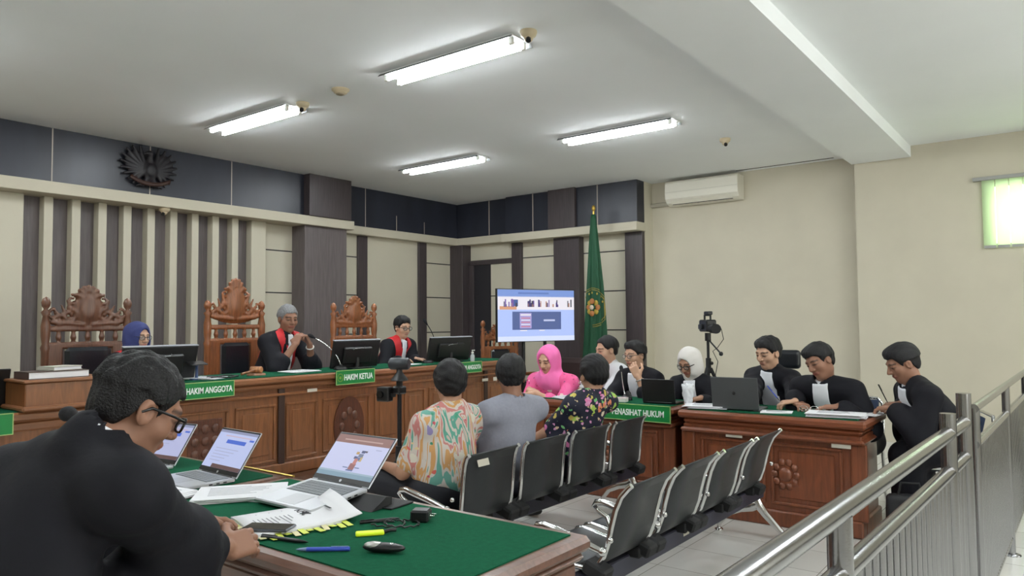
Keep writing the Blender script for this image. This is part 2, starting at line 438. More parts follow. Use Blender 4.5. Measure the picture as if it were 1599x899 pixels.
    C = lambda p, q, r1, r2=None, kk=.01, sub=False: B.cap(HL(*p), HL(*q), r1*k, (r1 if r2 is None else r2)*k, k=kk*k, sub=sub)
    E((0, -.012, .030), (.074, .092, .083)); E((0, .020, -.035), (.058, .064, .076), .03); E((0, .052, -.086), (.026, .024, .022), .03)
    E((-.038, .050, -.022), (.026, .026, .026), .02); E((.038, .050, -.022), (.026, .026, .026), .02)
    C((-.034, .074, .026), (.034, .074, .026), .0125, kk=.016)
    for sg in (-1, 1): E((sg*.032, .096, .007), (.017, .018, .0125), .012, True)
    for sg in (-1, 1): E((sg*.031, .0715, .006), (.0155, .014, .0125), .004)
    C((0, .084, .016), (0, .104, -.022), .0075, .0115, kk=.012); C((-.013, .092, -.027), (.013, .092, -.027), .0085, kk=.008)
    C((-.018, .080, -.053), (.018, .080, -.053), .0085, kk=.008); C((-.014, .083, -.0505), (.014, .083, -.0505), .0055, kk=.003); C((-.012, .081, -.060), (.012, .081, -.060), .0060, kk=.003)
    for sg in (-1, 1): E((sg*.0765, -.006, -.004), (.0085, .019, .031), .008); E((sg*.083, .000, .000), (.006, .009, .016), .006, True)
    base = np.array(s2l(SK[skin])[:3])
    def paint(Vv):
        q = (Vv-Hc)@Mh/k; c = np.repeat(base[None, :], len(Vv), 0); x = np.abs(q[:, 0]); y = q[:, 1]; z = q[:, 2]
        near = (np.abs(q) < .15).all(1)
        def mixin(mask, col, amt):
            w_ = np.clip(mask, 0, 1)[:, None]*amt*near[:, None]; c[:] = c*(1-w_)+np.array(s2l(col)[:3])*w_
        arch = z-(.0305-.006*((x-.030)/.02)**2)
        mixin(((y > .055) & (x > .012) & (x < .052))*(1.6-np.abs(arch)/.0042), (40, 30, 28), .85)
        mixin((y > .060)*(1.7-np.sqrt(((x-.031)/.0150)**2+((z-.0045)/.0042)**2)), (38, 28, 26), .9)
        mixin((y > .070)*(1.8-np.sqrt((x/.022)**2+((z+.0555)/.0085)**2)), (150, 82, 76) if gender == 'm' else (164, 76, 74), .7)
        mixin((y > .08)*(1.5-np.sqrt(((x-.007)/.004)**2+((z+.034)/.003)**2)), (60, 35, 30), .6)
        return c
    B.mesh('body', mat_attr('skin', .48, .35), root, paint=paint)
    # ---- hair / headscarf
    if hair:
        G = SDF(Hc-V3(.14, .15, .16)*k, Hc+V3(.14, .15, .19)*k, hh)
        hv = {'short': .013, 'crop': .007, 'thick': .012, 'receding': .009, 'full': .020, 'fade': .010}[hair]
        X, Y, Z = G.full(); q = [(X-Hc[0])*Mh[0, i]+(Y-Hc[1])*Mh[1, i]+(Z-Hc[2])*Mh[2, i] for i in range(3)]; q = [u/k for u in q]
        G.ell(HL(0, -.016, .036), ((.074+hv*.75)*k, (.090+hv)*k, (.082+hv*1.2)*k), Mh)
        if hair in ('thick', 'full', 'short'): G.ell(HL(.010, .030, .090), (.058*k, .052*k, .032*k), Mh, k=.03)
        top = .082 if hair == 'receding' else .066
        low_ = {'full': -.015, 'thick': .012, 'short': .018, 'crop': .012, 'receding': .018, 'fade': .040}[hair]
        h1 = np.interp(q[1], [-.11, -.03, .02, .040, .058, .080], [low_, low_+.006, .032, .046, top, top+.004])
        G.d = np.maximum(G.d, (h1-q[2])*.8*k).astype(np.float32)
        G2 = G.like(np.full(G.d.shape, 1.0)); th = .0045 if hair != 'full' else .008
        G2.ell(HL(0, -.012, .030), ((.074+th)*k, (.092+th)*k, (.083+th)*k), Mh); G2.ell(HL(0, -.040, -.012), ((.060+th)*k, (.056+th)*k, .062*k), Mh, k=.02)
        h2 = np.interp(q[1], [-.11, -.055, -.036, -.022, -.012, .016, .026, .045, .062, .09], [-.062, -.060, -.034, .004, .024, .020, -.012 if hair != 'receding' else .01, .034, top, top+.004])
        G2.d = np.maximum(G2.d, (h2-q[2])*.8*k).astype(np.float32)
        kk_ = .022; G.d = np.maximum(G.d, (q[1]-.090+.25*np.maximum(.085-q[2], 0))*k).astype(np.float32); hh_ = np.maximum(kk_-np.abs(G.d-G2.d), 0)/kk_; G.d = (np.minimum(G.d, G2.d)-hh_*hh_*kk_*.25).astype(np.float32); hl = q[2]-1.0
        rs = np.random.RandomState(seed); n = sum(np.sin(q[0]*rs.normal()*150+q[1]*rs.normal()*90+q[2]*rs.normal()*60+rs.rand()*6) for _ in range(5))
        G.d = (np.maximum(G.d, (hl-q[2])*.8*k)+n*.0012*k).astype(np.float32)
        G.mesh('hair', mat('hair_%d_%d_%d' % haircol, haircol, .55, spec=.35, bump=.5, bscale=220, var=.25, vscale=90), root)
    if scarf:
        G = SDF(np.minimum(Hc-V3(.2, .2, .17)*k, N-V3(.28, .28, .34)), np.maximum(Hc+V3(.2, .2, .17)*k, N+V3(.28, .28, .05)), .008)
        G.ell(HL(0, -.014, .024), (.092*k, .112*k, .108*k), Mh); G.ell(HL(0, .010, -.045), (.080*k, .088*k, .085*k), Mh, k=.04)
        dr_ = scarf.get('drape', .12) > .03; G.cap(HL(0, -.03, -.05), N, .078*s, (.088 if dr_ else .076)*s, k=.05)
        if dr_: G.cap(HL(0, .03, -.09), N+Ft*.045*s-U*.02*s, .05*s, .065*s, k=.05)
        ln = scarf.get('drape', .12)
        if dr_: G.ell(N-U*(.02+ln*.35)*s+Ft*.018*s, ((.140+.40*ln)*s, .106*s, (.055+ln*.6)*s), M, k=.05)
        fo_ = scarf.get('open', 1.0); G.ell(HL(0, .110, -.008), (.057*k*fo_, .095*k, .088*k*fo_), Mh, k=.008, sub=True)
        G.wrinkle(.0055*s, 20, seed)
        G.mesh('headscarf', mat('scarf_%d_%d_%d' % scarf['col'], scarf['col'], .8, bump=.15, bscale=120), root)
    # ---- garment
    S = SDF(lo-.05, hi+.05, cloth_h); inf = .013
    torso(S, inf); S.cap(N-U*.03*s, N+U*.014*s, .072*s, .062*s, k=.03)
    Tor = S.d.copy()
    if outfit == 'robe':
        for i in (0, 1):
            S.cap(Sh[i], El[i], .070*s, .080*s, k=.04); e = El[i]+(Wr[i]-El[i])*(arms_h or .80); S.cap(El[i], e, (.074 if cuff > .06 else .066)*s, cuff*s, k=.03)
            if drape: S.cap(El[i], El[i]+(e-El[i])*.7-V3(0, 0, .16), .06*s, .07*s, k=.06); S.cap(El[i]-V3(0, 0, .02), P+U*.1, .08*s, .12*s, k=.06)
            if legs:
                S.cap(Hp[i], Kn[i], .115*s, .085*s, k=.06); S.cap(Kn[i], An[i]+V3(0, 0, .16), .085*s, .10*s, k=.05)
        if legs: S.cap((Kn[0]+Kn[1])/2, (An[0]+An[1])/2+V3(0, 0, .16), .10*s, .11*s, k=.06)
    else:
        fr = .78 if outfit == 'shirt' else 1.0
        for i in (0, 1):
            S.cap(Sh[i], Sh[i]+(El[i]-Sh[i])*fr, .062*s, .060*s, k=.035)
            if outfit in ('longshirt', 'blouse'): S.cap(El[i], El[i]+(Wr[i]-El[i])*(.90 if outfit == 'longshirt' else .45), .052*s, .040*s if outfit == 'longshirt' else .062*s, k=.02)
    # neck hole: pull the garment away from throat
    hd_ = unit(HL(0, 0, -.05)-N); S.cap(N+U*.02*s+Ft*.012, N+hd_*.20*s+Ft*.012, .053*s, .070*s, k=.008, sub=True)
    S.wrinkle((.0075 if outfit == 'robe' else .0050)*s, 14, seed+3)
    cn = {'robe': 'robe', 'shirt': 'shirt', 'longshirt': 'shirt', 'blouse': 'blouse'}[outfit]
    cm = matcloth or mat('cloth_%d_%d_%d' % (clothcol or (20, 20, 27)), clothcol or (20, 20, 27), .75, spec=.25, bump=.12, bscale=40)
    g = S.mesh(cn, cm, root)
    X, Y, Z = S.full(); fa = (X-N[0])*R[0]+(Y-N[1])*R[1]; fb = (X-N[0])*Ft[0]+(Y-N[1])*Ft[1]+(Z-N[2])*Ft[2]; fc = (X-N[0])*U[0]+(Y-N[1])*U[1]+(Z-N[2])*U[2]
    fa = fa/s; fb = fb/s; fc = fc/s
    def shell(name, off, reg, mt, at=None, arms=False): return S.like(np.maximum((S.d if arms else Tor)-off, reg*s)).mesh(name, mt, at or root)
    for ex in extras:
        if ex == 'yoke':
            shell('shoulder_yoke', .006, np.maximum(np.maximum(np.abs(fa)-.155, .05-np.abs(fa)-.03*(fc < -.05)), np.maximum(-.30-fc+np.abs(fa)*.25, -.12-fb)), mat('yoke_red', (196, 38, 44), .6, bump=.1), g)
        if ex == 'bef' or ex == 'bef_wide':
            wd = .030 if ex == 'bef' else .054
            shell('jabot', .011, np.maximum(np.maximum(np.abs(fa)-(wd+.07*np.clip(-fc, 0, .3))+.006*np.cos(fa*420)*(fc < -.04), .0-fb), np.maximum(-.31-fc, fc-.03)), mat('white_cotton', (232, 234, 240), .7, bump=.1), g)
    if outfit in ('robe', 'longshirt', 'shirt'):
        cm2 = mat('white_cotton', (232, 234, 240), .7, bump=.1) if outfit == 'robe' else cm
        mb = MB(); pts = []
        rr = .060*s
        for i in range(15):
            an = -PI*.5+2*PI*(i+.5)/15.0*0.97+.1
            pts.append(N+U*(.016+.010*math.sin(an+PI))*s+R*math.cos(an)*rr*.95+Ft*(math.sin(an)*rr+.004))
        an0 = [N+U*(.030-.022*(.5+.5*math.sin(a_)))*s+R*math.cos(a_)*rr+Ft*(math.sin(a_)*rr+.006) for a_ in [PI*.5+2*PI*j/20 for j in range(21)]]
        lo_ = [p-U*.028*s+(p-N-U*((p-N)@U))*.14 for p in an0]
        mb.sheet([an0, lo_], cm2, .004)
        mb.build('collar', g)
    # ---- trousers and shoes
    if legs and outfit != 'robe':
        Tt = SDF(np.minimum(np.min(Hp+Kn+An, 0)-.2, P-.22)*V3(1, 1, 0)+V3(0, 0, .04), np.maximum(np.max(Hp+Kn+An, 0)+.2, P+.22), .013)
        Tt.ell(P+V3(0, 0, -.01), (.17*s*belly, .13*s*belly, .115*s), M, k=.03)
        for i in (0, 1): Tt.cap(Hp[i], Kn[i], .095*s, .070*s, k=.04); Tt.cap(Kn[i], An[i], .068*s, .055*s, k=.03)
        Tt.wrinkle(.004, 14, seed+5); Tt.mesh('trousers', mat('cloth_%d_%d_%d' % trousers, trousers, .8, bump=.1, bscale=60), root)
    if legs:
        for i in (0, 1):
            mb = MB(); c = An[i]+F*.07-V3(0, 0, .045); mb.ball(c, .05, mat('shoe_black', (16, 15, 16), .3), 16, (.9, 2.6, .85), (0, 0, a)); mb.build('shoe', root)
    # ---- glasses and watch
    if glasses:
        mt = mat('frame_black', (12, 12, 14), .3) if glasses != 'metal' else mat('frame_metal', (90, 84, 80), .3, metal=.8)
        mb = MB(); rr = .0022*k if glasses != 'thick' else .0030*k
        for sg in (-1, 1):
            ring = [HL(sg*.033+.023*np.sign(math.cos(q))*abs(math.cos(q))**.7, .0995-.012*abs(.5*math.cos(q)*1)*(1 if sg*math.cos(q) > 0 else .2), .004+.0165*np.sign(math.sin(q))*abs(math.sin(q))**.7) for q in np.linspace(0, 2*PI, 22)]
            mb.tube(ring, rr, mt, 6)
            mb.tube([HL(sg*.056, .093, .012), HL(sg*.078, .055, .012), HL(sg*.083, .0, .010), HL(sg*.082, -.018, -.006)], rr*1.15, mt, 6)
        mb.tube([HL(-.011, .100, .007), HL(0, .104, .010), HL(.011, .100, .007)], rr, mt, 6)
        gl = mb.build('eyeglasses', root)
        lm = mat('lens_glass', (235, 240, 240), .05, alpha=.12)
        mb = MB()
        for sg in (-1, 1):
            ring = [HL(sg*.033+.022*math.cos(q), .098, .004+.0155*math.sin(q)) for q in np.linspace(0, 2*PI, 17)[:-1]]
            mb.add(ring+[r_-hf*.001 for r_ in ring], [tuple(range(16)), tuple(range(16, 32))], lm)
        mb.build('lens', gl)
    if watch is not None:
        i, wm, face = watch; dd = unit(Wr[i]-El[i]); c = Wr[i]-dd*.03*s; n = unit(np.cross(dd, V3(.3, .2, 1))); b2 = np.cross(dd, n); mb = MB()
        ring = [c+(n*math.cos(q)+b2*math.sin(q))*.031*s for q in np.linspace(0, 2*PI, 20)]
        mb.tube(ring, .006, wm, 6, caps=False)
        if face:
            up = unit(V3(0, 0, 1)-dd*dd[2]); mb.cyl(c+up*.030*s, c+up*.040*s, .018*s, wm, 18)
        mb.build('watch' if face else 'bracelet', root)
    return dict(root=root, S=S, N=N, O=O, HL=HL, Wr=Wr, El=El)
# ------------------------------------------------------------------ colours of the place
CREAM = mat('wall_cream', (198, 191, 172), .75, var=.03, vscale=3, bump=.03, bscale=30)
CREAM2 = mat('panel_cream', (202, 196, 177), .6, var=.02, vscale=2)
CEILM = mat('ceiling_white', (243, 246, 247), .85, var=.015, vscale=1.5)
FRZ = mat('frieze_navy', (38, 41, 52), .38, var=.25, vscale=3, stretch=(1, 1, .3))
LAM = mat('laminate_greybrown', (98, 90, 90), .5, var=.2, vscale=14, stretch=(4, 4, .25))
LAMD = mat('laminate_dark', (66, 58, 60), .45, var=.2, vscale=14, stretch=(4, 4, .25))
GROOVE = mat('groove_dark', (40, 38, 40), .7)
SEAM = mat('seam_metal', (170, 160, 150), .5)
CHROME = mat('chrome', (215, 215, 215), .12, metal=1.0)
STEEL = mat('brushed_steel', (160, 160, 163), .2, metal=1.0, bump=.03, bscale=200)
WOOD = mat_wood('bench_wood', (128, 80, 46), .4, coat=.3, dark=.72)
WOODX = mat_wood('bench_wood_edge', (136, 88, 56), .32, axis='Y', coat=.4, dark=.75)
WOODR = mat_wood('lawyer_wood', (120, 64, 36), .36, coat=.35, dark=.68)
WOODRX = mat_wood('lawyer_wood_edge', (124, 68, 42), .3, axis='X', coat=.4, dark=.7)
WOODP = mat_wood('prosecutor_wood', (112, 76, 60), .32, axis='X', coat=.4, dark=.72)
WOODC = mat_wood('carved_teak', (140, 82, 44), .4, scale=9, coat=.3, dark=.6)
WOODC2 = mat_wood('carved_walnut', (104, 66, 46), .4, scale=9, coat=.3, dark=.6)
GREEN = mat('green_felt', (16, 82, 56), .95, spec=.1, var=.12, vscale=60, bump=.15, bscale=300)
BLACK = mat('black_plastic', (18, 18, 20), .4)
BLACKM = mat('black_matte', (22, 22, 24), .7)
LEATHER = mat('black_leather', (22, 26, 32), .3, bump=.1, bscale=60)
PAPER = mat('paper', (232, 232, 236), .8)
INK = mat('ink', (40, 40, 46), .8)
WHITEP = mat('white_plastic', (222, 222, 214), .5)
SIGNG = mat('sign_green', (20, 122, 58), .35)
SIGNW = mat('sign_white', (238, 240, 238), .6)
BRASS = mat('brass', (190, 160, 80), .3, metal=1.0)
STICK = mat('sticker', (206, 200, 186), .7)

# ------------------------------------------------------------------ room
fl, nt, b = newmat('floor_tiles'); N = nt.nodes; L = nt.links
tc = N.new('ShaderNodeTexCoord'); br = N.new('ShaderNodeTexBrick'); L.new(tc.outputs['Object'], br.inputs[0])
br.offset = 0; br.inputs['Scale'].default_value = 1.0; br.inputs['Brick Width'].default_value = .40; br.inputs['Row Height'].default_value = .40; br.inputs['Mortar Size'].default_value = .0025
br.inputs['Color1'].default_value = s2l((222, 221, 216)); br.inputs['Color2'].default_value = s2l((214, 213, 208)); br.inputs['Mortar'].default_value = s2l((140, 136, 128))
L.new(br.outputs[0], b.inputs['Base Color']); b.inputs['Roughness'].default_value = .22; b.inputs['Specular IOR Level'].default_value = .5
mb = MB(); mb.b2(-8.6, 3.2, -4.2, 9.9, -.1, 0, fl); struct(mb, 'floor')
mb = MB(); mb.b2(-8.6, 3.2, -4.2, 9.9, H, H+.1, CEILM); struct(mb, 'ceiling')
mb = MB(); mb.b2(-2.10, -1.46, -4.0, 9.53, 3.29, H-.0005, CEILM); struct(mb, 'trim_1')         # boxed ceiling beam
DAIS = mat('dais_wood', (92, 60, 40), .5, var=.1)
mb = MB(); mb.b2(-8.38, -5.0, 1.2, 7.0, 0, .2, DAIS); o = struct(mb, 'trim_2')                      # dais platform
# judges' wall (x = -8.4)
mb = MB(); mb.b2(-8.6, -8.4, -4.2, 9.9, 0, H, CREAM2); wl = struct(mb, 'wall_left')
def panel(name, *a, mt=LAM, bev=.004):
    mb = MB(); mb.b2(*a, mt, bev); return struct(mb, name)
def trims(names_boxes, mt): pass
n_trim = [3]
def trim(boxes, mt, bev=.004):
    mb = MB()
    for bx in boxes: mb.b2(*bx, mt, bev)
    o = struct(mb, 'trim_%d' % n_trim[0]); n_trim[0] += 1; return o
trim([(-8.4, -8.15, -4.0, 6.84, 2.86, H-.0005)], FRZ)                                              # frieze over the bench
trim([(-8.4, -8.30, 6.84, 9.35, 2.84, H-.0005)], FRZ)
trim([(-8.15, -8.02, 6.11, 6.82, 2.862, H-.001)], LAMD)
trim([(-8.4, -8.05, -4.0, 6.90, 2.74, 2.86)], CREAM)                                              # cream ledge
trim([(-8.4, -8.26, 6.90, 9.5, 2.72, 2.84)], CREAM)
trim([(-8.16, -8.147, y-.006, y+.006, 2.87, H-.003) for y in (3.06, 4.05, 5.05)]+[(-8.31, -8.297, y-.006, y+.006, 2.85, z) for y, z in ((7.32, H-.003), (7.95, 3.08), (8.56, 3.04))], SEAM, 0)
for k in range(10):
    y0 = 2.86+.2625*k
    trim([(-8.4, -8.385, y0, y0+.19, 0.2, 2.74)], LAM, .001)
    if k: trim([(-8.4, -8.27, y0-.082, y0+.004, 0.2, 2.74)], CREAM2)
trim([(-8.4, -8.27, 2.3, 2.86, 0.2, 2.74)], CREAM2)
trim([(-8.4, -8.27, 5.41, 5.62, 0.2, 2.74)], CREAM2)
trim([(-8.4, -8.12, 6.11, 6.82, 0.2, 2.74)], LAM)                                                  # dark column
trim([(-8.4, -8.36, 7.24, 7.42, 0, 2.72)], LAMD); trim([(-8.4, -8.36, 8.5, 8.68, 0, 2.72)], LAMD)
trim([(-8.403, -8.397, a, b_, z-.008, z+.008) for z in (2.40, 1.84, 1.27) for a, b_ in ((5.62, 6.11), (6.82, 7.24), (8.68, 9.3))], GROOVE, 0)
# TV wall (y = 9.5) and AC wall (y = 9.75)
mb = MB(); mb.b2(-8.6, -4.86, 9.5, 9.9, 0, H, CREAM2); struct(mb, 'wall_front')
mb = MB(); mb.b2(-4.86, -2.05, 9.75, 9.9, 0, H, CREAM); struct(mb, 'wall_back_recess')
bpy.data.objects['wall_back_recess'].name = 'wall_recess'
trim([(-8.4, -7.2, 9.36, 9.5, 2.84, H-.0005)], FRZ); trim([(-7.2, -4.86, 9.28, 9.5, 2.82, H-.0005)], FRZ); trim([(-6.34, -5.86, 9.22, 9.28, 2.821, H-.001)], LAMD)
trim([(-8.4, -7.25, 9.32, 9.5, 2.72, 2.84)], CREAM); trim([(-7.25, -4.84, 9.22, 9.5, 2.70, 2.82)], CREAM)
trim([(x-.006, x+.006, 9.27, 9.283, 2.83, H-.003) for x in (-6.66, -5.5)]+[(-7.606, -7.594, 9.35, 9.363, 2.85, H-.003)], SEAM, 0)
trim([(-8.4, -8.12, 9.28, 9.5, 0, 2.72)], LAMD)
trim([(-6.34, -5.88, 9.36, 9.5, 0, 2.70)], LAMD); trim([(-7.21, -7.02, 9.44, 9.5, 0, 2.70)], LAMD); trim([(-5.14, -4.86, 9.42, 9.5, 0, 2.70)], LAMD)
trim([(x0, x1, 9.494, 9.503, z-.008, z+.008) for z in (2.45, 1.87, 1.30) for x0, x1 in ((-7.02, -6.34), (-5.88, -5.14))], GROOVE, 0)
trim([(-3.55, -2.32, 9.60, 9.612, H-.006, H)], GROOVE, 0)                                     # dark strip painted in for the shadow line by the beam
# door in the corner
mb = MB(); mb.b2(-8.10, -7.21, 9.44, 9.5, 2.38, 2.46, LAMD, .004); mb.b2(-8.12, -8.02, 9.44, 9.5, 0, 2.38, LAMD, .004); d1 = struct(mb, 'door_1')
mb = MB(); mb.b2(-8.02, -7.66, 9.47, 9.5, 0, 2.38, mat('doorway_dark', (34, 32, 38), .6), .002); mb.build('recess_dark', d1)  # flat dark sheet, the shade of the door recess put into its colour
mb = MB(); mb.b2(-7.66, -7.22, 9.465, 9.5, 0, 2.38, CREAM2, .002); mb.b2(-7.66, -7.22, 9.46, 9.47, 1.85, 1.865, GROOVE); mb.build('side_panel', d1)
# far right wall with window (y = 9.53)
mb = MB(); WX0, WX1, WZ0, WZ1 = -.72, .55, 2.20, 2.90
for bx in ((-2.07, WX0, 9.53, 9.9, 0, H), (WX1, 3.2, 9.53, 9.9, 0, H), (WX0, WX1, 9.53, 9.9, 0, WZ0), (WX0, WX1, 9.53, 9.9, WZ1, H)): mb.b2(*bx, CREAM)
struct(mb, 'wall_right_front'); bpy.data.objects['wall_right_front'].name = 'wall_back'
WINF = mat('window_frame', (190, 190, 184), .5)
mb = MB()
for bx in ((WX0, WX0+.04, 9.6, 9.66, WZ0, WZ1), (WX1-.04, WX1, 9.6, 9.66, WZ0, WZ1), (WX0, WX1, 9.6, 9.66, WZ0, WZ0+.04), (WX0, WX1, 9.6, 9.66, WZ1-.04, WZ1), (-.1, -.06, 9.6, 9.66, WZ0, WZ1)): mb.b2(*bx, WINF)
wn = struct(mb, 'window_1')
glass = mat('window_glass', (240, 248, 244), .05, alpha=.15); mb = MB(); mb.b2(WX0+.04, WX1-.04, 9.625, 9.63, WZ0+.04, WZ1-.04, glass); mb.build('pane', wn)
bl, nt, b = newmat('blind_fabric'); b.inputs['Base Color'].default_value = s2l((214, 228, 205)); b.inputs['Roughness'].default_value = .9
tr = nt.nodes.new('ShaderNodeBsdfTranslucent'); tr.inputs[0].default_value = s2l((228, 242, 214)); mx = nt.nodes.new('ShaderNodeMixShader'); mx.inputs[0].default_value = .75
nt.links.new(b.outputs[0], mx.inputs[1]); nt.links.new(tr.outputs[0], mx.inputs[2]); nt.links.new(mx.outputs[0], nt.nodes['Material Output'].inputs[0])
vb = thing('vertical_blinds', 'pale green vertical blinds glowing with daylight high on the far right wall', 'blinds', (-.1, 9.49, 2.15))
RAILM = mat('blind_rail', (150, 150, 146), .5)
mb = MB(); mb.b2(-.76, .72, -.03, .03, .77, .81, RAILM, .004); mb.build('rail', vb)
for i in range(10):
    mb = MB(); mb.box((-.62+.125*i, 0, .40), (.118, .003, .74), bl, (0, 0, .12)); s_ = mb.build('slat', vb)
    mb = MB(); mb.box((-.62+.125*i, 0, .045), (.11, .008, .03), RAILM, (0, 0, .12)); mb.build('weight', s_)
# side walls out of the frame
mb = MB()
for bx in ((3.0, 3.2, -4.2, 9.9, 0, .95), (3.0, 3.2, -4.2, 9.9, 2.75, H), (3.0, 3.2, -4.2, .6, .95, 2.75), (3.0, 3.2, 3.0, 4.6, .95, 2.75), (3.0, 3.2, 7.0, 9.9, .95, 2.75)): mb.b2(*bx, CREAM)
struct(mb, 'wall_right')
for k, (ya, yb) in enumerate(((.6, 3.0), (4.6, 7.0))):  # unseen windows added to brighten the room from the right
    mb = MB()
    for q in ((3.05, 3.11, ya, ya+.05, .95, 2.75), (3.05, 3.11, yb-.05, yb, .95, 2.75), (3.05, 3.11, ya, yb, .95, 1.0), (3.05, 3.11, ya, yb, 2.70, 2.75), (3.05, 3.11, (ya+yb)/2-.03, (ya+yb)/2+.03, .95, 2.75)): mb.b2(*q, WINF)
    fill_window = struct(mb, 'window_%d' % (k+2)); mb = MB(); mb.b2(3.075, 3.08, ya+.05, yb-.05, 1.0, 2.7, glass); mb.build('pane', fill_window)
mb = MB(); mb.b2(-8.6, 3.2, -4.2, -4.0, 0, H, CREAM); struct(mb, 'wall_rear')

# daylight outside the window
ld = bpy.data.lights.new('daylight', 'AREA'); ld.shape = 'RECTANGLE'; ld.size = 1.6; ld.size_y = 1.0; ld.energy = 60; ld.color = (.93, 1, .9)
lo = bpy.data.objects.new('daylight', ld); COL.objects.link(lo); lo.location = (-.1, 10.6, 2.9); lo.rotation_euler = (math.radians(-80), 0, 0)

for yc in (1.8, 5.8):  # area lamps added behind the unseen side windows for extra light
    l2 = bpy.data.lights.new('daylight', 'AREA'); l2.shape = 'RECTANGLE'; l2.size = 2.2; l2.size_y = 1.7; l2.energy = 55; l2.color = (1, .97, .9)
    o2 = bpy.data.objects.new('daylight', l2); COL.objects.link(o2); o2.location = (3.5, yc, 1.9); o2.rotation_euler = (math.radians(90), 0, math.radians(90))
# ------------------------------------------------------------------ ceiling lights
TUBE = mat('lit_tube', (246, 252, 255), .5, emit=LAMP_POWER)
HOUS = mat('light_housing', (226, 228, 228), .35); RIM = mat('light_rim', (128, 132, 132), .4, metal=.6)
def ceiling_light(label, x, y, g='fluorescent ceiling lights'):
    t = thing('ceiling_light', label, 'ceiling light', (x, y, H-.062), 0, g)
    mb = MB(); mb.b2(-.665, .665, -.11, .11, .048, .0615, HOUS, .002)
    mb.add([(-.665, -.11, .05), (.665, -.11, .05), (.665, -.13, .028), (-.665, -.13, .028), (-.665, -.113, .05), (.665, -.113, .05), (.665, -.133, .028), (-.665, -.133, .028)], [(0, 1, 2, 3), (7, 6, 5, 4), (3, 2, 6, 7), (0, 4, 5, 1)], RIM)
    mb.add([(-.665, .11, .05), (.665, .11, .05), (.665, .13, .028), (-.665, .13, .028), (-.665, .113, .05), (.665, .113, .05), (.665, .133, .028), (-.665, .133, .028)], [(0, 1, 2, 3), (7, 6, 5, 4), (3, 2, 6, 7), (0, 4, 5, 1)], RIM)
    mb.build('housing', t)
    mb = MB(); mb.b2(-.60, .60, -.018, .018, .034, .05, HOUS, .004); mb.build('ballast_cover', t)
    for s_ in (-1, 1):
        mb = MB(); mb.b2(-.645, -.61, s_*.07-.014, s_*.07+.014, .0, .048, WHITEP, .004); mb.b2(.61, .645, s_*.07-.014, s_*.07+.014, .0, .048, WHITEP, .004); mb.build('tube_holder', t)
        mb = MB(); mb.tube([(-.61, s_*.07, .02), (.61, s_*.07, .02)], .017, TUBE, 10); mb.build('tube', t)
    return t
for i, (x, y, lb) in enumerate(((-3.70, 4.11, 'long fluorescent light, nearest and largest one, above the prosecutors table'), (-6.27, 4.11, 'fluorescent light closest to the dark emblem on the left frieze'), (-6.25, 6.78, 'fluorescent light furthest away, near the far corner of the frieze'), (-3.75, 6.74, 'fluorescent light in front of the air conditioner and white ceiling beam'))):
    ceiling_light(lb, x, y)
for x, y, lb in ((-6.27, 1.3, 'unseen added fluorescent light over the clerk desk, left of the picture'), (-3.7, 1.3, 'unseen added fluorescent light over the joint of the two prosecutors tables'), (.7, 4.1, 'unseen added fluorescent light over the public side, level with the railing middle'), (.7, 1.3, 'unseen added fluorescent light over the public side, beside the viewer'), (.7, 6.75, 'unseen added fluorescent light over the public side, nearest the window with blinds'), (-3.7, -1.6, 'unseen added fluorescent light behind the viewer on the left'), (.7, -1.6, 'unseen added fluorescent light behind the viewer on the right')):
    ceiling_light(lb, x, y)  # further fixtures out of view, added as fill light

# detectors and cameras
def dome_camera(label, x, y, z=H, cat='security camera', rot=(0, 0, 0), name='dome_camera', c=(196, 180, 150)):
    t = thing(name, label, cat, (x, y, z)); t.rotation_euler = rot
    mb = MB(); mb.lathe((0, 0, 0), [(.058, 0), (.060, -.012), (.052, -.035), (.030, -.048)], mat('beige_plastic', c, .5)); mb.build('base', t)
    mb = MB(); mb.ball((0, 0, -.045), .034, mat('beige_plastic', c, .5), 16); b_ = mb.build('eyeball', t)
    mb = MB(); mb.cyl((.012, -.018, -.062), (.020, -.030, -.080), .018, BLACK, 16); mb.build('lens', b_)
    return t
dome_camera('beige dome camera beside the end of the left fluorescent light', -5.50, 4.11)
dome_camera('beige dome camera at the right end of the nearest fluorescent light', -2.93, 4.05)
dome_camera('small beige dome camera alone on the ceiling above the lawyers', -3.01, 7.83)
dome_camera('white dome camera under the cream ledge between dark wall strips', -8.13, 4.21, 2.74, c=(220, 220, 220))
t = thing('smoke_detector', 'round beige smoke detector between the two nearer ceiling lights', 'smoke detector', (-4.93, 4.07, H))
mb = MB(); mb.lathe((0, 0, 0), [(.075, 0), (.075, -.012), (.062, -.020), (.056, -.032), (.03, -.042), (.0001, -.043)], mat('beige_plastic', (196, 180, 150), .5)); mb.build('base', t)
mb = MB(); mb.lathe((0, 0, 0), [(.036, -.034), (.038, -.045), (.02, -.052), (.0001, -.052)], mat('beige_dark', (150, 138, 116), .5)); mb.build('sensor', t)

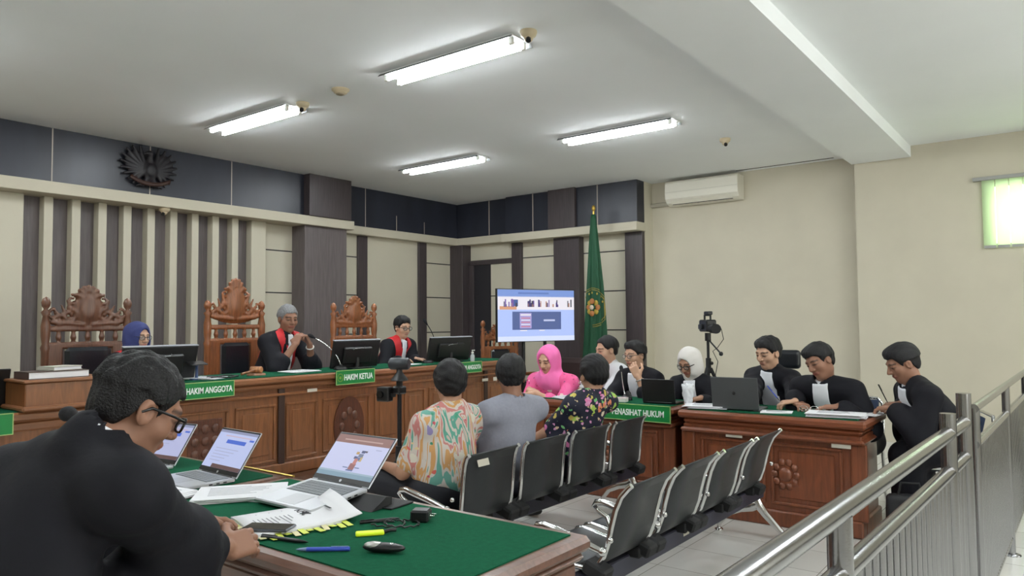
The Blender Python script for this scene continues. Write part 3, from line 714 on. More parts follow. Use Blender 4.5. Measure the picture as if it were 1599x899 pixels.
# dark emblem with spread wings on the frieze
t = thing('wall_emblem', 'dark carved bird emblem with shield and ribbon on the left frieze', 'emblem', (-8.12, 4.02, 2.93))
EMB = mat('emblem_dark', (26, 23, 30), .5)
G = SDF((-.05, -.32, -.05), (.09, .32, .50), .009)
for sg in (-1, 1):
    for i in range(9):
        a_ = math.radians(78-i*17); r_ = .25+.02*math.sin(i*.6)
        G.cap((.02, sg*.05, .20), (.015, sg*(.05+r_*math.cos(a_)), .23+r_*math.sin(a_)*.95), .030, .014, k=.006)
    for i in range(4): G.cap((.02, sg*.02, .10), (.02, sg*(.03+.035*i), .02), .02, .012, k=.006)
    G.cap((.03, sg*.04, .10), (.04, sg*.07, .055), .018, .02, k=.01)
[G.ell((.012, sg*.15, .27), (.02, .12, .13), k=.01) for sg in (-1, 1)]; G.ell((.03, 0, .20), (.045, .075, .12), k=.02); G.cap((.03, 0, .30), (.045, -.01, .37), .035, .028, k=.02); G.ell((.05, -.015, .385), (.035, .038, .032), k=.015); G.cap((.055, -.04, .385), (.06, -.085, .37), .016, .006, k=.008)
G.ell((.065, 0, .20), (.022, .055, .075), k=.004)
G.mesh('bird', EMB, t)
RB = mat('ribbon_dark', (60, 40, 34), .3)
mb = MB(); pts = [(.05, y, .045+.06*(y/.22)**2) for y in np.linspace(-.22, .22, 15)]
mb.sheet([[(p[0], p[1], p[2]-.022) for p in pts], [(p[0], p[1], p[2]+.022) for p in pts]], RB, .01); mb.build('ribbon', t)

# ------------------------------------------------------------------ air conditioner, pipe trunk
t = thing('air_conditioner', 'white split air conditioner high on the cream wall', 'air conditioner', (-4.02, 9.75, 3.04))
ACW = mat('ac_white', (226, 222, 208), .4)
prof = [(0, 0), (-.10, 0), (-.19, .03), (-.235, .085), (-.245, .16), (-.24, .30), (-.22, .325), (0, .325)]
mb = MB(); mb.prism([(p[0], p[1]) for p in prof], 1.04, ACW, frame((-.52, 0, 0), (0, 1, 0), (0, 0, 1))); mb.build('casing', t)
mb = MB(); mb.box((0, -.155, .018), (.86, .06, .012), mat('ac_slot', (60, 56, 50), .6), (math.radians(18), 0, 0)); mb.build('air_slot', t)
mb = MB(); mb.box((0, -.205, .032), (.88, .07, .006), ACW, (math.radians(-38), 0, 0)); mb.build('flap', t)
mb = MB(); mb.b2(-.52, .52, -.2455, -.243, .175, .179, mat('ac_line', (190, 186, 172), .5)); mb.build('panel_joint', t)
TR = mat('trunk_grey', (168, 162, 146), .6)
mb = MB(); mb.b2(-4.86, -4.54, 9.69, 9.75, 3.06, 3.12, TR, .008); tag(mb.build('pipe_trunk'), 'grey pipe trunking leading from the dark frieze to the air conditioner', 'pipe')
# ------------------------------------------------------------------ signs
def sign(label, txt, o, x, y, z, w_=.44, h_=.115, name='name_sign', ts=.062, tx=.03, emblem=True):
    """o = centre, x,y,z = width, up and outward directions"""
    t = thing(name, label, 'sign', tuple(o)); M0 = frame((0, 0, 0), x, y, z)
    R = M0.to_3x3()
    def bx(mb, cx, cy, cz, dx, dy, dz, mt): 
        P = [M0@Vector((cx+i*dx/2, cy+j*dy/2, cz+k*dz/2)) for i in (-1, 1) for j in (-1, 1) for k in (-1, 1)]
        mb.add(P, [(0, 1, 3, 2), (4, 6, 7, 5), (0, 4, 5, 1), (2, 3, 7, 6), (0, 2, 6, 4), (1, 5, 7, 3)], mt)
    mb = MB(); bx(mb, 0, 0, 0, w_, h_, .008, SIGNG); mb.build('plate', t)
    bm_ = mat('sign_border', (168, 190, 120), .5)
    mb = MB()
    for s_ in (-1, 1): bx(mb, 0, s_*(h_/2-.003), .005, w_, .005, .003, bm_); bx(mb, s_*(w_/2-.003), 0, .005, .005, h_, .003, bm_)
    mb.build('border', t)
    if txt:
        mb = MB(); T = M0.copy(); T.translation = M0@Vector((tx, -.003, .005)); text_into(mb, txt, ts, SIGNW, T, .001, .0014, 0.05, .70 if len(txt) < 15 else .76); mb.build('lettering', t)
    if emblem:
        mb = MB(); T = M0.copy(); T.translation = M0@Vector((-w_/2+.045, 0, .004))
        ring = [T@Vector((.030*math.cos(q), .033*math.sin(q), .002)) for q in np.linspace(0, 2*PI, 21)]
        mb.tube(ring, .003, mat('emblem_gold', (120, 150, 50), .5), 6, caps=False)
        mb.prism([(.016*math.cos(q)*(1 if i % 2 else .5), .016*math.sin(q)*(1 if i % 2 else .5)) for i, q in enumerate(np.linspace(0, 2*PI, 17)[:-1])], .003, mat('emblem_gold', (120, 150, 50), .5), T); mb.build('emblem', t)
    return t

# ------------------------------------------------------------------ judges' bench (front edge along x = -5.1)
t = thing('judges_bench', 'long raised wooden judges bench with green felt top', 'judges bench', (-5.1, 4.6, .2))
BY0, BY1 = 2.42-4.6, 6.78-4.6; BZ = .8
mb = MB(); mb.b2(-.14, -.07, BY0+.04, BY1-.04, 0, BZ-.04, WOOD, .004); mb.build('body', t)
for y_ in (BY0+.06, 3.66-4.6, 4.85-4.6, BY1-.06):
    mb = MB(); mb.b2(-.62, -.14, y_-.02, y_+.02, 0, BZ-.1, WOOD, .004); mb.build('side_panel', t)
mb = MB(); mb.b2(-.70, .0, BY0, BY1, BZ-.05, BZ, WOODX, .012); mb.b2(-.66, -.03, BY0+.03, BY1-.03, BZ-.10, BZ-.05, WOODX, .016); mb.b2(-.64, -.045, BY0+.04, BY1-.04, BZ-.16, BZ-.135, WOODX, .008); mb.build('top_moulding', t)
mb = MB(); mb.b2(-.64, -.05, BY0+.05, BY1-.05, BZ, BZ+.006, GREEN); mb.build('felt_top', t)
mb = MB(); mb.b2(-.16, -.045, BY0+.02, BY1-.02, 0, .10, WOOD, .01); mb.build('plinth', t)
fx = -.07
def pane(mb, y0, y1, z0, z1, mt, x=fx, d=.012):
    for a_ in ((x, x+d, y0, y1, z0, z0+.02), (x, x+d, y0, y1, z1-.02, z1), (x, x+d, y0, y0+.02, z0+.02, z1-.02), (x, x+d, y1-.02, y1, z0+.02, z1-.02)): mb.b2(*a_, mt, .004)
    mb.b2(x-.001, x+d*.7, y0+.06, y1-.06, z0+.06, z1-.06, mt, .006)
for k, (a_, b_) in enumerate(((2.50, 2.78), (2.78, 3.20), (3.24, 3.62), (3.70, 4.03), (4.07, 4.62), (4.66, 5.00), (5.04, 5.34), (5.38, 5.85), (5.89, 6.25), (6.29, 6.70))):
    mb = MB(); pane(mb, a_-4.6+.01, b_-4.6-.01, .12, .58, WOOD); mb.build('front_panel', t)
for a_ in (3.66, 6.27):
    mb = MB(); mb.b2(fx, fx+.02, a_-4.6-.03, a_-4.6+.03, 0, BZ-.1, mat('dark_gap', (52, 30, 20), .5), .004); mb.build('pilaster', t)
CARV = mat_wood('carved_dark', (92, 50, 30), .42, scale=22, coat=.3, dark=.5)
mb = MB(); pl = [(.17*math.cos(q), .26*math.sin(q)) for q in np.linspace(0, 2*PI, 33)[:-1]]
mb.prism(pl, .018, CARV, frame((fx+.002, 4.36-4.6, .32), (0, 1, 0), (0, 0, 1)))
for i in range(8):
    q = i*PI/4; mb.ball((fx+.02, 4.36-4.6+.085*math.cos(q), .32+.13*math.sin(q)), .032, CARV, 10, (.4, 1, 1.2))
mb.build('carved_oval', t)
mb = MB(); mb.b2(fx, fx+.016, 2.86-4.6, 3.14-4.6, .20, .52, CARV, .006)
for i in range(3):
    for j in range(3): mb.ball((fx+.016, 2.92-4.6+.08*i, .27+.09*j), .035, CARV, 10, (.4, 1, 1))
mb.build('carved_square', t)
mb = MB(); mb.b2(.0, .003, 0, 0, 0, 0, STICK)
for lb, y, z, w_, h_ in (('cream sticker on the bench front left of the centre sign', 3.95, .865, .10, .026), ('white sticker on the bench front beside the far sign', 6.24, .80, .10, .03), ('short white label on bench front at its far end', 6.42, .80, .08, .04)):
    mb = MB(); mb.b2(0, .002, -w_/2, w_/2, -h_/2, h_/2, STICK); o = mb.build('sticker', loc=(-5.128, y, z)); tag(o, lb, 'sticker', 'stickers on the bench')
    o.location.x = -5.144+.003
sign('green HAKIM ANGGOTA sign nearest the prosecutor on the bench front', 'HAKIM ANGGOTA', (-5.08, 2.955, .945), (0, 1, 0), (0, 0, 1), (1, 0, 0), .46, .12)
sign('green HAKIM KETUA sign at the centre of the judges bench', 'HAKIM KETUA', (-5.08, 4.37, .955), (0, 1, 0), (0, 0, 1), (1, 0, 0), .44, .125, ts=.072)
sign('green HAKIM ANGGOTA sign at the far end, half hidden by a black-haired man', 'HAKIM ANGGOTA', (-5.08, 5.88, .955), (0, 1, 0), (0, 0, 1), (1, 0, 0), .46, .115)

# ------------------------------------------------------------------ clerk's desk at the left
t = thing('clerk_desk', 'lower wooden clerk desk at the far left with green top', 'desk', (-5.1, 1.5, 0))
mb = MB(); mb.b2(-.6, -.05, -.75, .80, 0, .84, WOOD, .004); mb.build('body', t)
mb = MB(); mb.b2(-.64, 0, -.8, .86, .84, .90, WOODX, .014); mb.b2(-.62, -.03, -.78, .83, .78, .84, WOODX, .012); mb.build('top_moulding', t)
mb = MB(); mb.b2(-.60, -.03, -.76, .30, .90, .905, GREEN); mb.build('felt_top', t)
for a_, b_ in ((-.7, -.2), (-.16, .34), (.38, .76)):
    mb = MB(); pane(mb, a_, b_, .15, .62, WOOD, x=-.05); mb.build('front_panel', t)
for y in (.52, .78-.05): pass
for lb, y in (('white label under the desk rim, left of two', 1.98), ('white label under the desk rim behind the prosecutor shoulder', 2.20)):
    mb = MB(); mb.b2(0, .002, -.065, .065, -.02, .02, STICK); o = mb.build('sticker', loc=(-5.149, y, .70)); tag(o, lb, 'sticker', 'labels on the clerk desk')
sign('plain green sign panel hanging on the desk at the far left edge', '', (-5.09, 1.50, .84), (0, 1, 0), (0, 0, 1), (1, 0, 0), .46, .13, emblem=False)
t = thing('wooden_box', 'brown wooden document box on the clerk desk', 'box', (-5.22, 2.02, .905))
mb = MB(); mb.b2(-.16, .16, -.24, .24, .02, .17, WOOD, .006); mb.b2(-.18, .18, -.26, .26, 0, .03, WOODX, .01); mb.build('body', t)
mb = MB(); mb.b2(-.175, .175, -.255, .255, .17, .19, WOODX, .006); mb.build('lid', t)
def book(label, loc, d, rz, cov, group='books on the wooden box'):
    t = thing('book', label, 'book', loc, rz, group); x, y, z = [k/2 for k in d]
    mb = MB(); mb.b2(-x, x, -y, y, 0, .004, cov); mb.b2(-x, x, -y, y, 2*z-.004, 2*z, cov); mb.b2(-x, x, -y, -y+.004, 0, 2*z, cov); mb.build('cover', t)
    mb = MB(); mb.b2(-x+.004, x-.004, -y+.004, y-.003, .004, 2*z-.004, PAPER); mb.build('pages', t); return t
book('thick dark-covered book with cream pages facing out on the box', (-5.2, 1.98, 1.095), (.2, .36, .045), .05, mat('cover_brown', (70, 52, 48), .6))
book('pale paperback lying on top of the dark book', (-5.22, 2.03, 1.141), (.15, .2, .025), .3, mat('cover_pale', (190, 188, 176), .6))
t = thing('laptop', 'dark laptop standing open at the far left behind the wooden box', 'laptop', (-5.42, 1.62, .906), PI/2)
mb = MB(); mb.b2(-.17, .17, 0, .24, 0, .018, BLACK, .004); mb.build('base', t)
mb = MB(); mb.box((0, -.035, .13), (.36, .012, .25), BLACK, (math.radians(16), 0, 0), .004); mb.build('screen', t)

# ------------------------------------------------------------------ monitors on the bench
def monitor(label, y, w_=.56, x=-5.37, rz=0.0, tilt=.22):
    t = thing('computer_monitor', label, 'monitor', (x, y, 1.0065), rz, 'monitors on the bench')
    M = Matrix.Translation((0, 0, .135))@Matrix.Rotation(tilt, 4, 'Y')
    def bx(mb, c, d, mt, bev=.004):
        k = MB(); k.box(c, d, mt, bev=bev); mb.add([M@Vector(v) for v in k.v], k.f, mt)
    mb = MB(); bx(mb, (0, 0, .0), (.03, w_, .26), BLACK, .008); bx(mb, (.025, 0, -.01), (.03, w_*.6, .16), BLACK, .012); mb.build('casing', t)
    mb = MB(); bx(mb, (-.016, 0, .005), (.002, w_-.03, .235), mat('screen_idle', (120, 140, 170), .3, emit=.6), 0); mb.build('screen', t)
    mb = MB(); bx(mb, (.0, 0, .132), (.032, w_+.002, .006), mat('monitor_edge', (168, 172, 180), .3), .001); mb.build('top_edge', t)
    mb = MB(); mb.tube([(.02, 0, .10), (.02, 0, .012)], .022, BLACK, 12); mb.b2(-.10, .10, -.12, .12, 0, .012, BLACK, .005); mb.build('stand', t)
    mb = MB(); mb.tube([M@Vector((.042, -.07, .05)), M@Vector((.052, -.06, .062)), M@Vector((.052, .05, .066)), M@Vector((.042, .06, .075))], .005, STEEL, 8); mb.build('bracket', t)
    return t
monitor('black monitor back in front of the judge in a blue headscarf', 2.76)
monitor('black monitor back behind the HAKIM KETUA sign', 4.62)
monitor('black monitor back at the far end of the judges bench', 5.92, .66)

# ------------------------------------------------------------------ thrones
def crest(seed, w_=.58, tall=.46):
    G = SDF((-.05, -w_/2-.09, -.04), (.06, w_/2+.09, tall+.08), .0085)
    def spiral(cy, cz, r, a0, turns, sg, th=.018):
        p = None
        for i in range(15):
            q = a0+sg*turns*2*PI*i/14; rr = r*(1-.72*i/14); e = (.004*math.sin(i), cy+rr*math.cos(q), cz+rr*math.sin(q))
            if p: G.cap(p, e, th*(1-.3*i/14), k=.004)
            p = e
    G.rbox((0, 0, .02), (.018, w_/2, .028), rad=.008); G.rbox((0, 0, .155), (.016, w_/2, .022), rad=.008)
    for i in range(5):
        y = -w_*.36+w_*.18*i; G.cap((0, y, .04), (0, y, .085), .012, .021, k=.006); G.cap((0, y, .085), (0, y, .14), .021, .012, k=.006)
    G.ell((-.006, 0, tall*.40), (.012, w_*.40, tall*.11), k=.01); G.ell((-.006, 0, tall*.60), (.012, w_*.27, tall*.18), k=.01); G.ell((.008, 0, tall*.62), (.02, w_*.17, tall*.28), k=.01); G.ell((.022, 0, tall*.62), (.012, w_*.11, tall*.19), k=.004)
    for i in range(7):
        q = PI*(.16+.68*i/6); G.cap((.0, w_*.10*math.cos(q), tall*.70+.10*math.sin(q)), (.01, w_*.17*math.cos(q), tall*.70+tall*.25*math.sin(q)), .026, .018, k=.010)
    for sg in (-1, 1):
        spiral(sg*w_*.24, tall*.50, .062, PI/2, 1.2, sg); spiral(sg*w_*.33, tall*.44, .052, 0 if sg > 0 else PI, 1.1, -sg); spiral(sg*w_*.20, tall*.74, .045, PI/2, 1.1, sg, .013)
        spiral(sg*w_*.42, tall*.52, .045, PI/2, 1.0, -sg, .013)
        G.cap((0, sg*w_*.06, tall*.36), (0, sg*w_*.44, tall*.40), .022, .020, k=.008); G.cap((0, sg*w_*.16, tall*.60), (.0, sg*w_*.44, tall*.46), .016, .016, k=.01)
        for j in range(4): G.cap((0, sg*w_*(.22+.07*j), tall*(.60-.05*j)), (.012, sg*w_*(.27+.07*j), tall*(.74-.08*j)), .015, .007, k=.006)
    return G
def throne(label, y, mt, rz=0.0, x=-6.42, first=None, wd=.60, top=.46):
    t = thing('carved_chair', label, 'chair', (x, y, .2), rz, 'carved high-backed judge chairs'); w2 = wd/2
    for sg in (-1, 1):
        mb = MB(); pr = [(.030, 0), (.032, .45), (.024, .47), (.034, .50), (.028, .62), (.030, 1.02), (.036, 1.05), (.026, 1.08), (.034, 1.14), (.036, 1.22), (.022, 1.30), (.036, 1.33), (.014, 1.355), (.030, 1.38), (.034, 1.41), (.022, 1.44), (.0001, 1.455)]
        mb.lathe((0, sg*w2, 0), pr, mt, 16); mb.build('back_post', t)
        mb = MB(); mb.lathe((.52, sg*w2, 0), [(.028, 0), (.036, .06), (.022, .10), (.034, .2), (.036, .36), (.024, .40), (.03, .66), (.026, .68)], mt, 14); mb.build('front_leg', t)
        mb = MB(); mb.tube([(0, sg*w2, .72), (.2, sg*w2, .705), (.42, sg*w2, .72), (.56, sg*w2, .70), (.585, sg*w2, .66)], [.026, .024, .028, .034, .02], mt, 12); mb.build('armrest', t)
    mb = MB(); mb.b2(-.02, .56, -w2, w2, .36, .44, mt, .012); mb.build('seat_frame', t)
    mb = MB(); mb.b2(.03, .54, -w2+.05, w2-.05, .44, .51, LEATHER, .03); mb.build('seat_cushion', t)
    mb = MB()
    for a_ in ((-.02, .02, -w2, -w2+.12, .5, 1.06), (-.02, .02, w2-.12, w2, .5, 1.06), (-.02, .02, -w2, w2, 1.045, 1.08), (-.02, .02, -w2, w2, .5, .56)): mb.b2(*a_, mt, .008)
    mb.build('back_frame', t)
    mb = MB(); mb.b2(-.01, .05, -w2+.13, w2-.13, .56, 1.05, LEATHER, .03); mb.build('back_cushion', t)
    G = crest(1, wd-.02, top); c = G.mesh('carved_crest', mt, t); c.location = (0, 0, 1.045)
    return t
throne('dark carved throne chair beside the judge in a blue headscarf', 2.70, WOODC2, rz=-.12, wd=.60, top=.52)
throne('tallest carved throne chair, behind the grey-haired judge', 4.03, WOODC, rz=-.10, wd=.54, top=.64)
throne('carved orange-brown chair behind the HAKIM KETUA monitor', 5.50, WOODC, rz=-.1, wd=.54, top=.50)
t4 = throne('carved chair partly hidden behind the television', 8.12, WOODC, rz=-.3, wd=.56, top=.40)
t4.location.z = 0.0
t4.location.z = 0.06; t4.location.z = 0.0

# ------------------------------------------------------------------ television on a stand
t = thing('television', 'large flat television showing a blue video call screen', 'television', (-5.285, 7.43, 0))
ax = Vector((.40, 1.06, 0)).normalized(); nz_ = Vector((ax.y, -ax.x, 0)); MT = frame((0, 0, 1.505), ax, (0, 0, 1), nz_)
def tbx(mb, cx, cy, cz, dx, dy, dz, mt):
    P = [MT@Vector((cx+i*dx/2, cy+j*dy/2, cz+k*dz/2)) for i in (-1, 1) for j in (-1, 1) for k in (-1, 1)]
    mb.add(P, [(0, 1, 3, 2), (4, 6, 7, 5), (0, 4, 5, 1), (2, 3, 7, 6), (0, 2, 6, 4), (1, 5, 7, 3)], mt)
TW, TH = 1.15, .645
mb = MB(); tbx(mb, 0, 0, -.02, TW, TH, .035, BLACK); tbx(mb, 0, -.05, -.05, .7, .4, .04, BLACK); mb.build('casing', t)
def em(n, c, e=1.0): return mat(n, c, .4, emit=e)
mb = MB(); tbx(mb, 0, 0, .0, TW-.02, TH-.02, .002, em('screen_blue', (176, 196, 250), 1.0)); sc_ = mb.build('screen', t)
mb = MB()
tbx(mb, -.0, TH*.415, .0015, TW-.02, .085, .002, em('screen_bar', (120, 150, 215)))
tbx(mb, -.05, TH*.42, .0030, .45, .02, .001, em('screen_field', (90, 120, 190)))
tbx(mb, 0, TH*.235, .0015, TW-.02, .165, .002, em('screen_white', (236, 232, 240)))
tbx(mb, -.42, TH*.14, .0030, .24, .04, .001, em('screen_orange', (214, 156, 120)))
tbx(mb, -.42+.09, TH*.235, .0030, .10, .08, .001, em('screen_navy', (60, 90, 150)))
rs = random.Random(4)
for i in range(34):
    cx = rs.choice((rs.uniform(-.50, -.30), rs.uniform(-.14, -.05), rs.uniform(.02, .32), rs.uniform(.40, .53))); hh_ = rs.uniform(.03, .10)
    tbx(mb, cx, TH*.16+hh_/2, .0045, rs.uniform(.012, .028), hh_, .001, em('px%d' % (i % 5), ((70, 60, 110), (90, 70, 140), (60, 60, 80), (196, 150, 130), (120, 90, 170))[i % 5], .9))
tbx(mb, 0, -TH*.10, .0015, .72, .22, .002, em('screen_slate', (78, 96, 150)))
tbx(mb, -.17, -TH*.10, .003, .17, .19, .001, em('screen_lav', (170, 160, 215)))
for i in range(5): tbx(mb, -.17, -TH*.05-.026*i, .0045, .13, .010, .001, em('px_r%d' % (i % 2), ((206, 110, 120), (240, 240, 245))[i % 2]))
tbx(mb, -.17, TH*.01, .0045, .15, .018, .001, em('screen_white', (236, 232, 240)))
tbx(mb, -.2, -TH*.285, .003, .10, .012, .001, em('screen_white', (236, 232, 240))); tbx(mb, .07, -TH*.285, .003, .08, .012, .001, em('screen_white', (236, 232, 240)))
tbx(mb, .18, -TH*.095, .003, .17, .022, .001, em('screen_lav2', (196, 204, 236)))
tbx(mb, 0, -TH*.44, .0015, TW-.02, .06, .002, em('screen_pale', (216, 226, 250)))
mb.build('picture', sc_)
mb = MB()
for s_ in (-1, 1): mb.tube([ax*s_*.16+Vector((0, 0, .05))-nz_*.07, ax*s_*.16+Vector((0, 0, 1.6))-nz_*.07], .022, BLACK, 12); mb.tube([ax*s_*.28+nz_*.28+Vector((0, 0, .03)), ax*s_*.28-nz_*.32+Vector((0, 0, .03))], .02, BLACK, 10)
mb.tube([ax*-.28+Vector((0, 0, .04)), ax*.28+Vector((0, 0, .04))], .02, BLACK, 10)
mb.build('stand', t)
mb = MB(); tbx(mb, 0, -.80, .02, .5, .015, .3, BLACK); mb.build('shelf', t)

# ------------------------------------------------------------------ flag
t = thing('draped_flag', 'green flag with round gold emblem hanging draped on its pole', 'flag', (-5.37, 8.95, 0))
mb = MB(); mb.lathe((0, 0, 0), [(.17, 0), (.17, .03), (.05, .06), (.03, .12), (.018, .14)], mat('pole_base', (60, 40, 28), .4)); mb.build('base', t)
mb = MB(); mb.tube([(0, 0, .1), (0, 0, 3.0)], .014, BRASS, 10); mb.ball((0, 0, 3.02), .03, BRASS, 12, (1, 1, 1.5)); mb.build('pole', t)
FG = mat('flag_green', (10, 70, 42), .7, bump=.1, bscale=60)
def flagpt(u, z, off=0.0):
    """u 0..1 around the cloth, z height"""
    k = (2.93-z)/2.2; wd_ = .035+.155*min(k, 1.0)**.8; a_ = -PI*1.05+u*PI*1.1
    fold = 1+.16*math.sin(u*26+k*2)*min(1, k*2.2)
    return (wd_*math.cos(a_)*fold+.02*k*math.sin(3*k), wd_*.62*math.sin(a_)*fold-off-.01, z)
mb = MB(); mb.sheet([[flagpt(u, z) for u in np.linspace(0, 1, 60)] for z in list(np.linspace(2.93, .75, 40))], FG, .004); fo = mb.build('cloth', t)
YG = mat('flag_gold', (176, 150, 60), .6); mb = MB()
cz, uc = 1.62, .52
for rr_ in (.27, .245):
    pts = []
    for q in np.linspace(-.95, PI*1.02, 30):
        z = cz+rr_*math.sin(q-.6); u = uc+rr_*math.cos(q-.6)/.50
        if 0.02 < u < .98: pts.append(flagpt(u, z, .008))
    mb.tube(pts, .0035, YG, 5)
for i in range(16):
    q = 2*PI*i/16; z = cz+.215*math.sin(q)*.95; u = uc+.215*math.cos(q)/.5
    if .05 < u < .95 and math.sin(q) > -.2: mb.ball(flagpt(u, z, .008), .014, YG, 6, (1, .3, 1.3))
for i in range(8):
    q = 2*PI*i/8; z = cz+.085*math.sin(q); u = uc+.085*math.cos(q)/.5; mb.ball(flagpt(u, z, .010), .042, YG if i % 2 else mat('flag_orange', (170, 110, 60), .6), 8, (1, .25, 1))
mb.ball(flagpt(uc, cz, .02), .035, mat('flag_pale', (206, 190, 170), .6), 8, (1, .4, 1)); mb.build('emblem', fo)
# ------------------------------------------------------------------ lawyers' tables
def lawyer_table(label, x0, x1, y0, y1, zt=.76, over=.04):
    t = thing('lawyer_table', label, 'table', ((x0+x1)/2, y0, 0)); a = (x1-x0)/2; d = y1-y0
    mb = MB(); mb.b2(-a+over+.02, a-over-.02, .07, .13, .0, zt-.1, WOODR, .004); mb.build('body', t)
    for s_ in (-1, 1): mb = MB(); mb.b2(s_*(a-over-.04)-.02, s_*(a-over-.04)+.02, .13, d-.05, 0, zt-.1, WOODR, .004); mb.build('side_panel', t)
    mb = MB(); mb.b2(-a, a, 0, d, zt-.055, zt, WOODRX, .016); mb.b2(-a+.03, a-.03, .03, d-.03, zt-.10, zt-.055, WOODRX, .02); mb.b2(-a+.015, a-.015, .015, d-.02, zt-.155, zt-.125, WOODRX, .012); mb.b2(-a+.035, a-.035, .04, d-.03, zt-.13, zt-.10, WOODR, .004); mb.build('top_moulding', t)
    mb = MB(); mb.b2(-a+.06, a-.06, .06, d-.04, zt, zt+.005, GREEN); mb.build('felt_top', t)
    mb = MB(); mb.b2(-a+over, a-over, .045, .15, 0, .11, WOODR, .01)
    for s_ in (-1, 1): mb.b2(s_*(a-over-.04)-.04, s_*(a-over-.04)+.04, .15, d-.04, 0, .11, WOODR, .01)
    mb.build('plinth', t)
    def fr(x0_, x1_):
        mb = MB()
        for q in ((x0_, x1_, .052, .07, .15, .17), (x0_, x1_, .052, .07, .55, .57), (x0_, x0_+.02, .052, .07, .17, .55), (x1_-.02, x1_, .052, .07, .17, .55)): mb.b2(*q, WOODR, .004)
        mb.b2(x0_+.05, x1_-.05, .058, .07, .20, .52, WOODR, .006); mb.build('front_panel', t)
    n = 2
    for i in range(n): fr(-a+.14+(2*a-.28)*i/n+.02, -a+.14+(2*a-.28)*(i+1)/n-.02)
    for s_ in (-1, 1):
        mb = MB(); mb.b2(s_*(a-.06)-.05, s_*(a-.06)+.05, .05, .09, .11, zt-.155, WOODR, .008); mb.build('pilaster', t)
    mb = MB(); c = Vector((.0 if label[0] != 'r' else .12, .058, .36))
    for i in range(10):
        q = 2*PI*i/10; mb.ball(c+Vector((.075*math.cos(q), 0, .085*math.sin(q))), .026, WOODR, 8, (1, .5, 1))
    mb.ball(c, .05, WOODR, 10, (1, .4, 1)); mb.build('carved_rosette', t)
    return t
lawyer_table('left wooden lawyers table with a green sign on its front', -3.80, -2.46, 5.22, 5.84)
lawyer_table('right wooden lawyers table near the railing, with a grey laptop on it', -2.40, -1.10, 5.16, 5.82)
sign('green PENASIHAT HUKUM sign hanging on the left lawyers table', 'PENASIHAT HUKUM', (-2.78, 5.205, .71), (1, 0, 0), (0, 0, 1), (0, -1, 0), .62, .13, ts=.066, tx=.03)
for lb, x, z, w_, h_ in (('cream label on the right lawyers table, left end of its front', -1.98, .60, .12, .028), ('white square label on the right lawyers table near its corner', -1.26, .60, .12, .045), ('small pale sticker on the left lawyers table front', -3.56, .62, .09, .04)):
    mb = MB(); mb.b2(-w_/2, w_/2, 0, .002, -h_/2, h_/2, STICK); o = mb.build('sticker', loc=(x, 5.196 if x > -2.4 else 5.258, z)); tag(o, lb, 'sticker', 'stickers on the lawyers tables')
ZL = .766
def paper_stack(label, loc, w_, d, n, rz, group=None, cat='papers', name='paper_stack', spread=.02, seed=1, marks=True):
    t = thing(name, label, cat, loc, rz, group); rs = random.Random(seed)
    for i in range(n):
        h_ = .0035 if n < 5 else .003; mb = MB(); mb.box((rs.uniform(-spread, spread), rs.uniform(-spread, spread), h_*(i+.5)), (w_, d, h_), PAPER, (0, 0, rs.uniform(-.08, .08) if i else 0)); p = mb.build('sheet', t)
    if marks:
        mb = MB()
        for j in range(7): mb.b2(-w_*.36, w_*(.1+.25*rs.random()), d*(.30-.09*j)-.002, d*(.30-.09*j)+.002, h_*n, h_*n+.0006, mat('print_grey', (150, 150, 156), .8))
        mb.build('printed_lines', t)
    return t
# objects on the lawyers' tables
paper_stack('stack of white papers at the right end of the lawyers table', (-1.32, 5.36, ZL), .34, .22, 8, .12, seed=2)
paper_stack('loose white sheets under the last lawyer\'s writing hand', (-1.22, 5.58, ZL), .30, .21, 3, -.2, seed=3)
paper_stack('white note sheet in front of the leaning lawyer\'s left hand', (-1.72, 5.36, ZL), .21, .14, 2, .3, seed=4)
paper_stack('pile of curling papers between the small black laptop and grey laptop', (-2.25, 5.36, ZL), .28, .22, 7, .25, seed=5, spread=.03)
paper_stack('white papers in front of the woman in pink', (-3.50, 5.36, ZL), .22, .16, 4, -.3, seed=6)
t = thing('pink_folder', 'pink paper edge sticking out under the pile of curling papers', 'folder', (-2.38, 5.44, ZL), .5); 
mb = MB(); mb.b2(-.07, .07, -.11, .11, 0, .004, mat('pink_card', (240, 150, 170), .7), .001); mb.b2(-.07, .07, -.11, .11, .0045, .006, PAPER); mb.build('cover', t)
t = thing('folded_card', 'white folded card standing on the left lawyers table near the pink woman', 'card', (-3.30, 5.42, ZL), .3)
mb = MB(); mb.box((0, -.03, .05), (.13, .003, .11), PAPER, (-.5, 0, 0)); mb.box((0, .03, .05), (.13, .003, .11), PAPER, (.5, 0, 0)); mb.build('fold', t)
t = thing('tissue_pack', 'crumpled white tissue standing beside the small black laptop', 'tissue', (-2.46, 5.50, ZL), .2)
G = SDF((-.08, -.06, 0), (.08, .06, .19), .006); G.cap((0, 0, .03), (0, 0, .12), .035, .045); G.cap((-.02, 0, .12), (-.045, .01, .15), .02, .008); G.cap((.02, 0, .12), (.04, 0, .15), .022, .01); G.wrinkle(.006, 70, 3)
G.mesh('tissue', mat('tissue_white', (236, 238, 242), .9), t)
t = thing('white_box', 'small white box beside the small black laptop', 'box', (-2.98, 5.36, ZL), .1); mb = MB(); mb.b2(-.05, .05, -.035, .035, 0, .035, WHITEP, .004); mb.build('body', t); mb = MB(); mb.b2(-.051, .051, -.036, .036, .028, .036, mat('box_pink', (214, 196, 196), .6), .003); mb.build('lid', t)
t = thing('spectacles', 'pair of folded eyeglasses on papers by the leaning lawyer', 'eyeglasses', (-1.52, 5.42, ZL+.012), .2)
mb = MB()
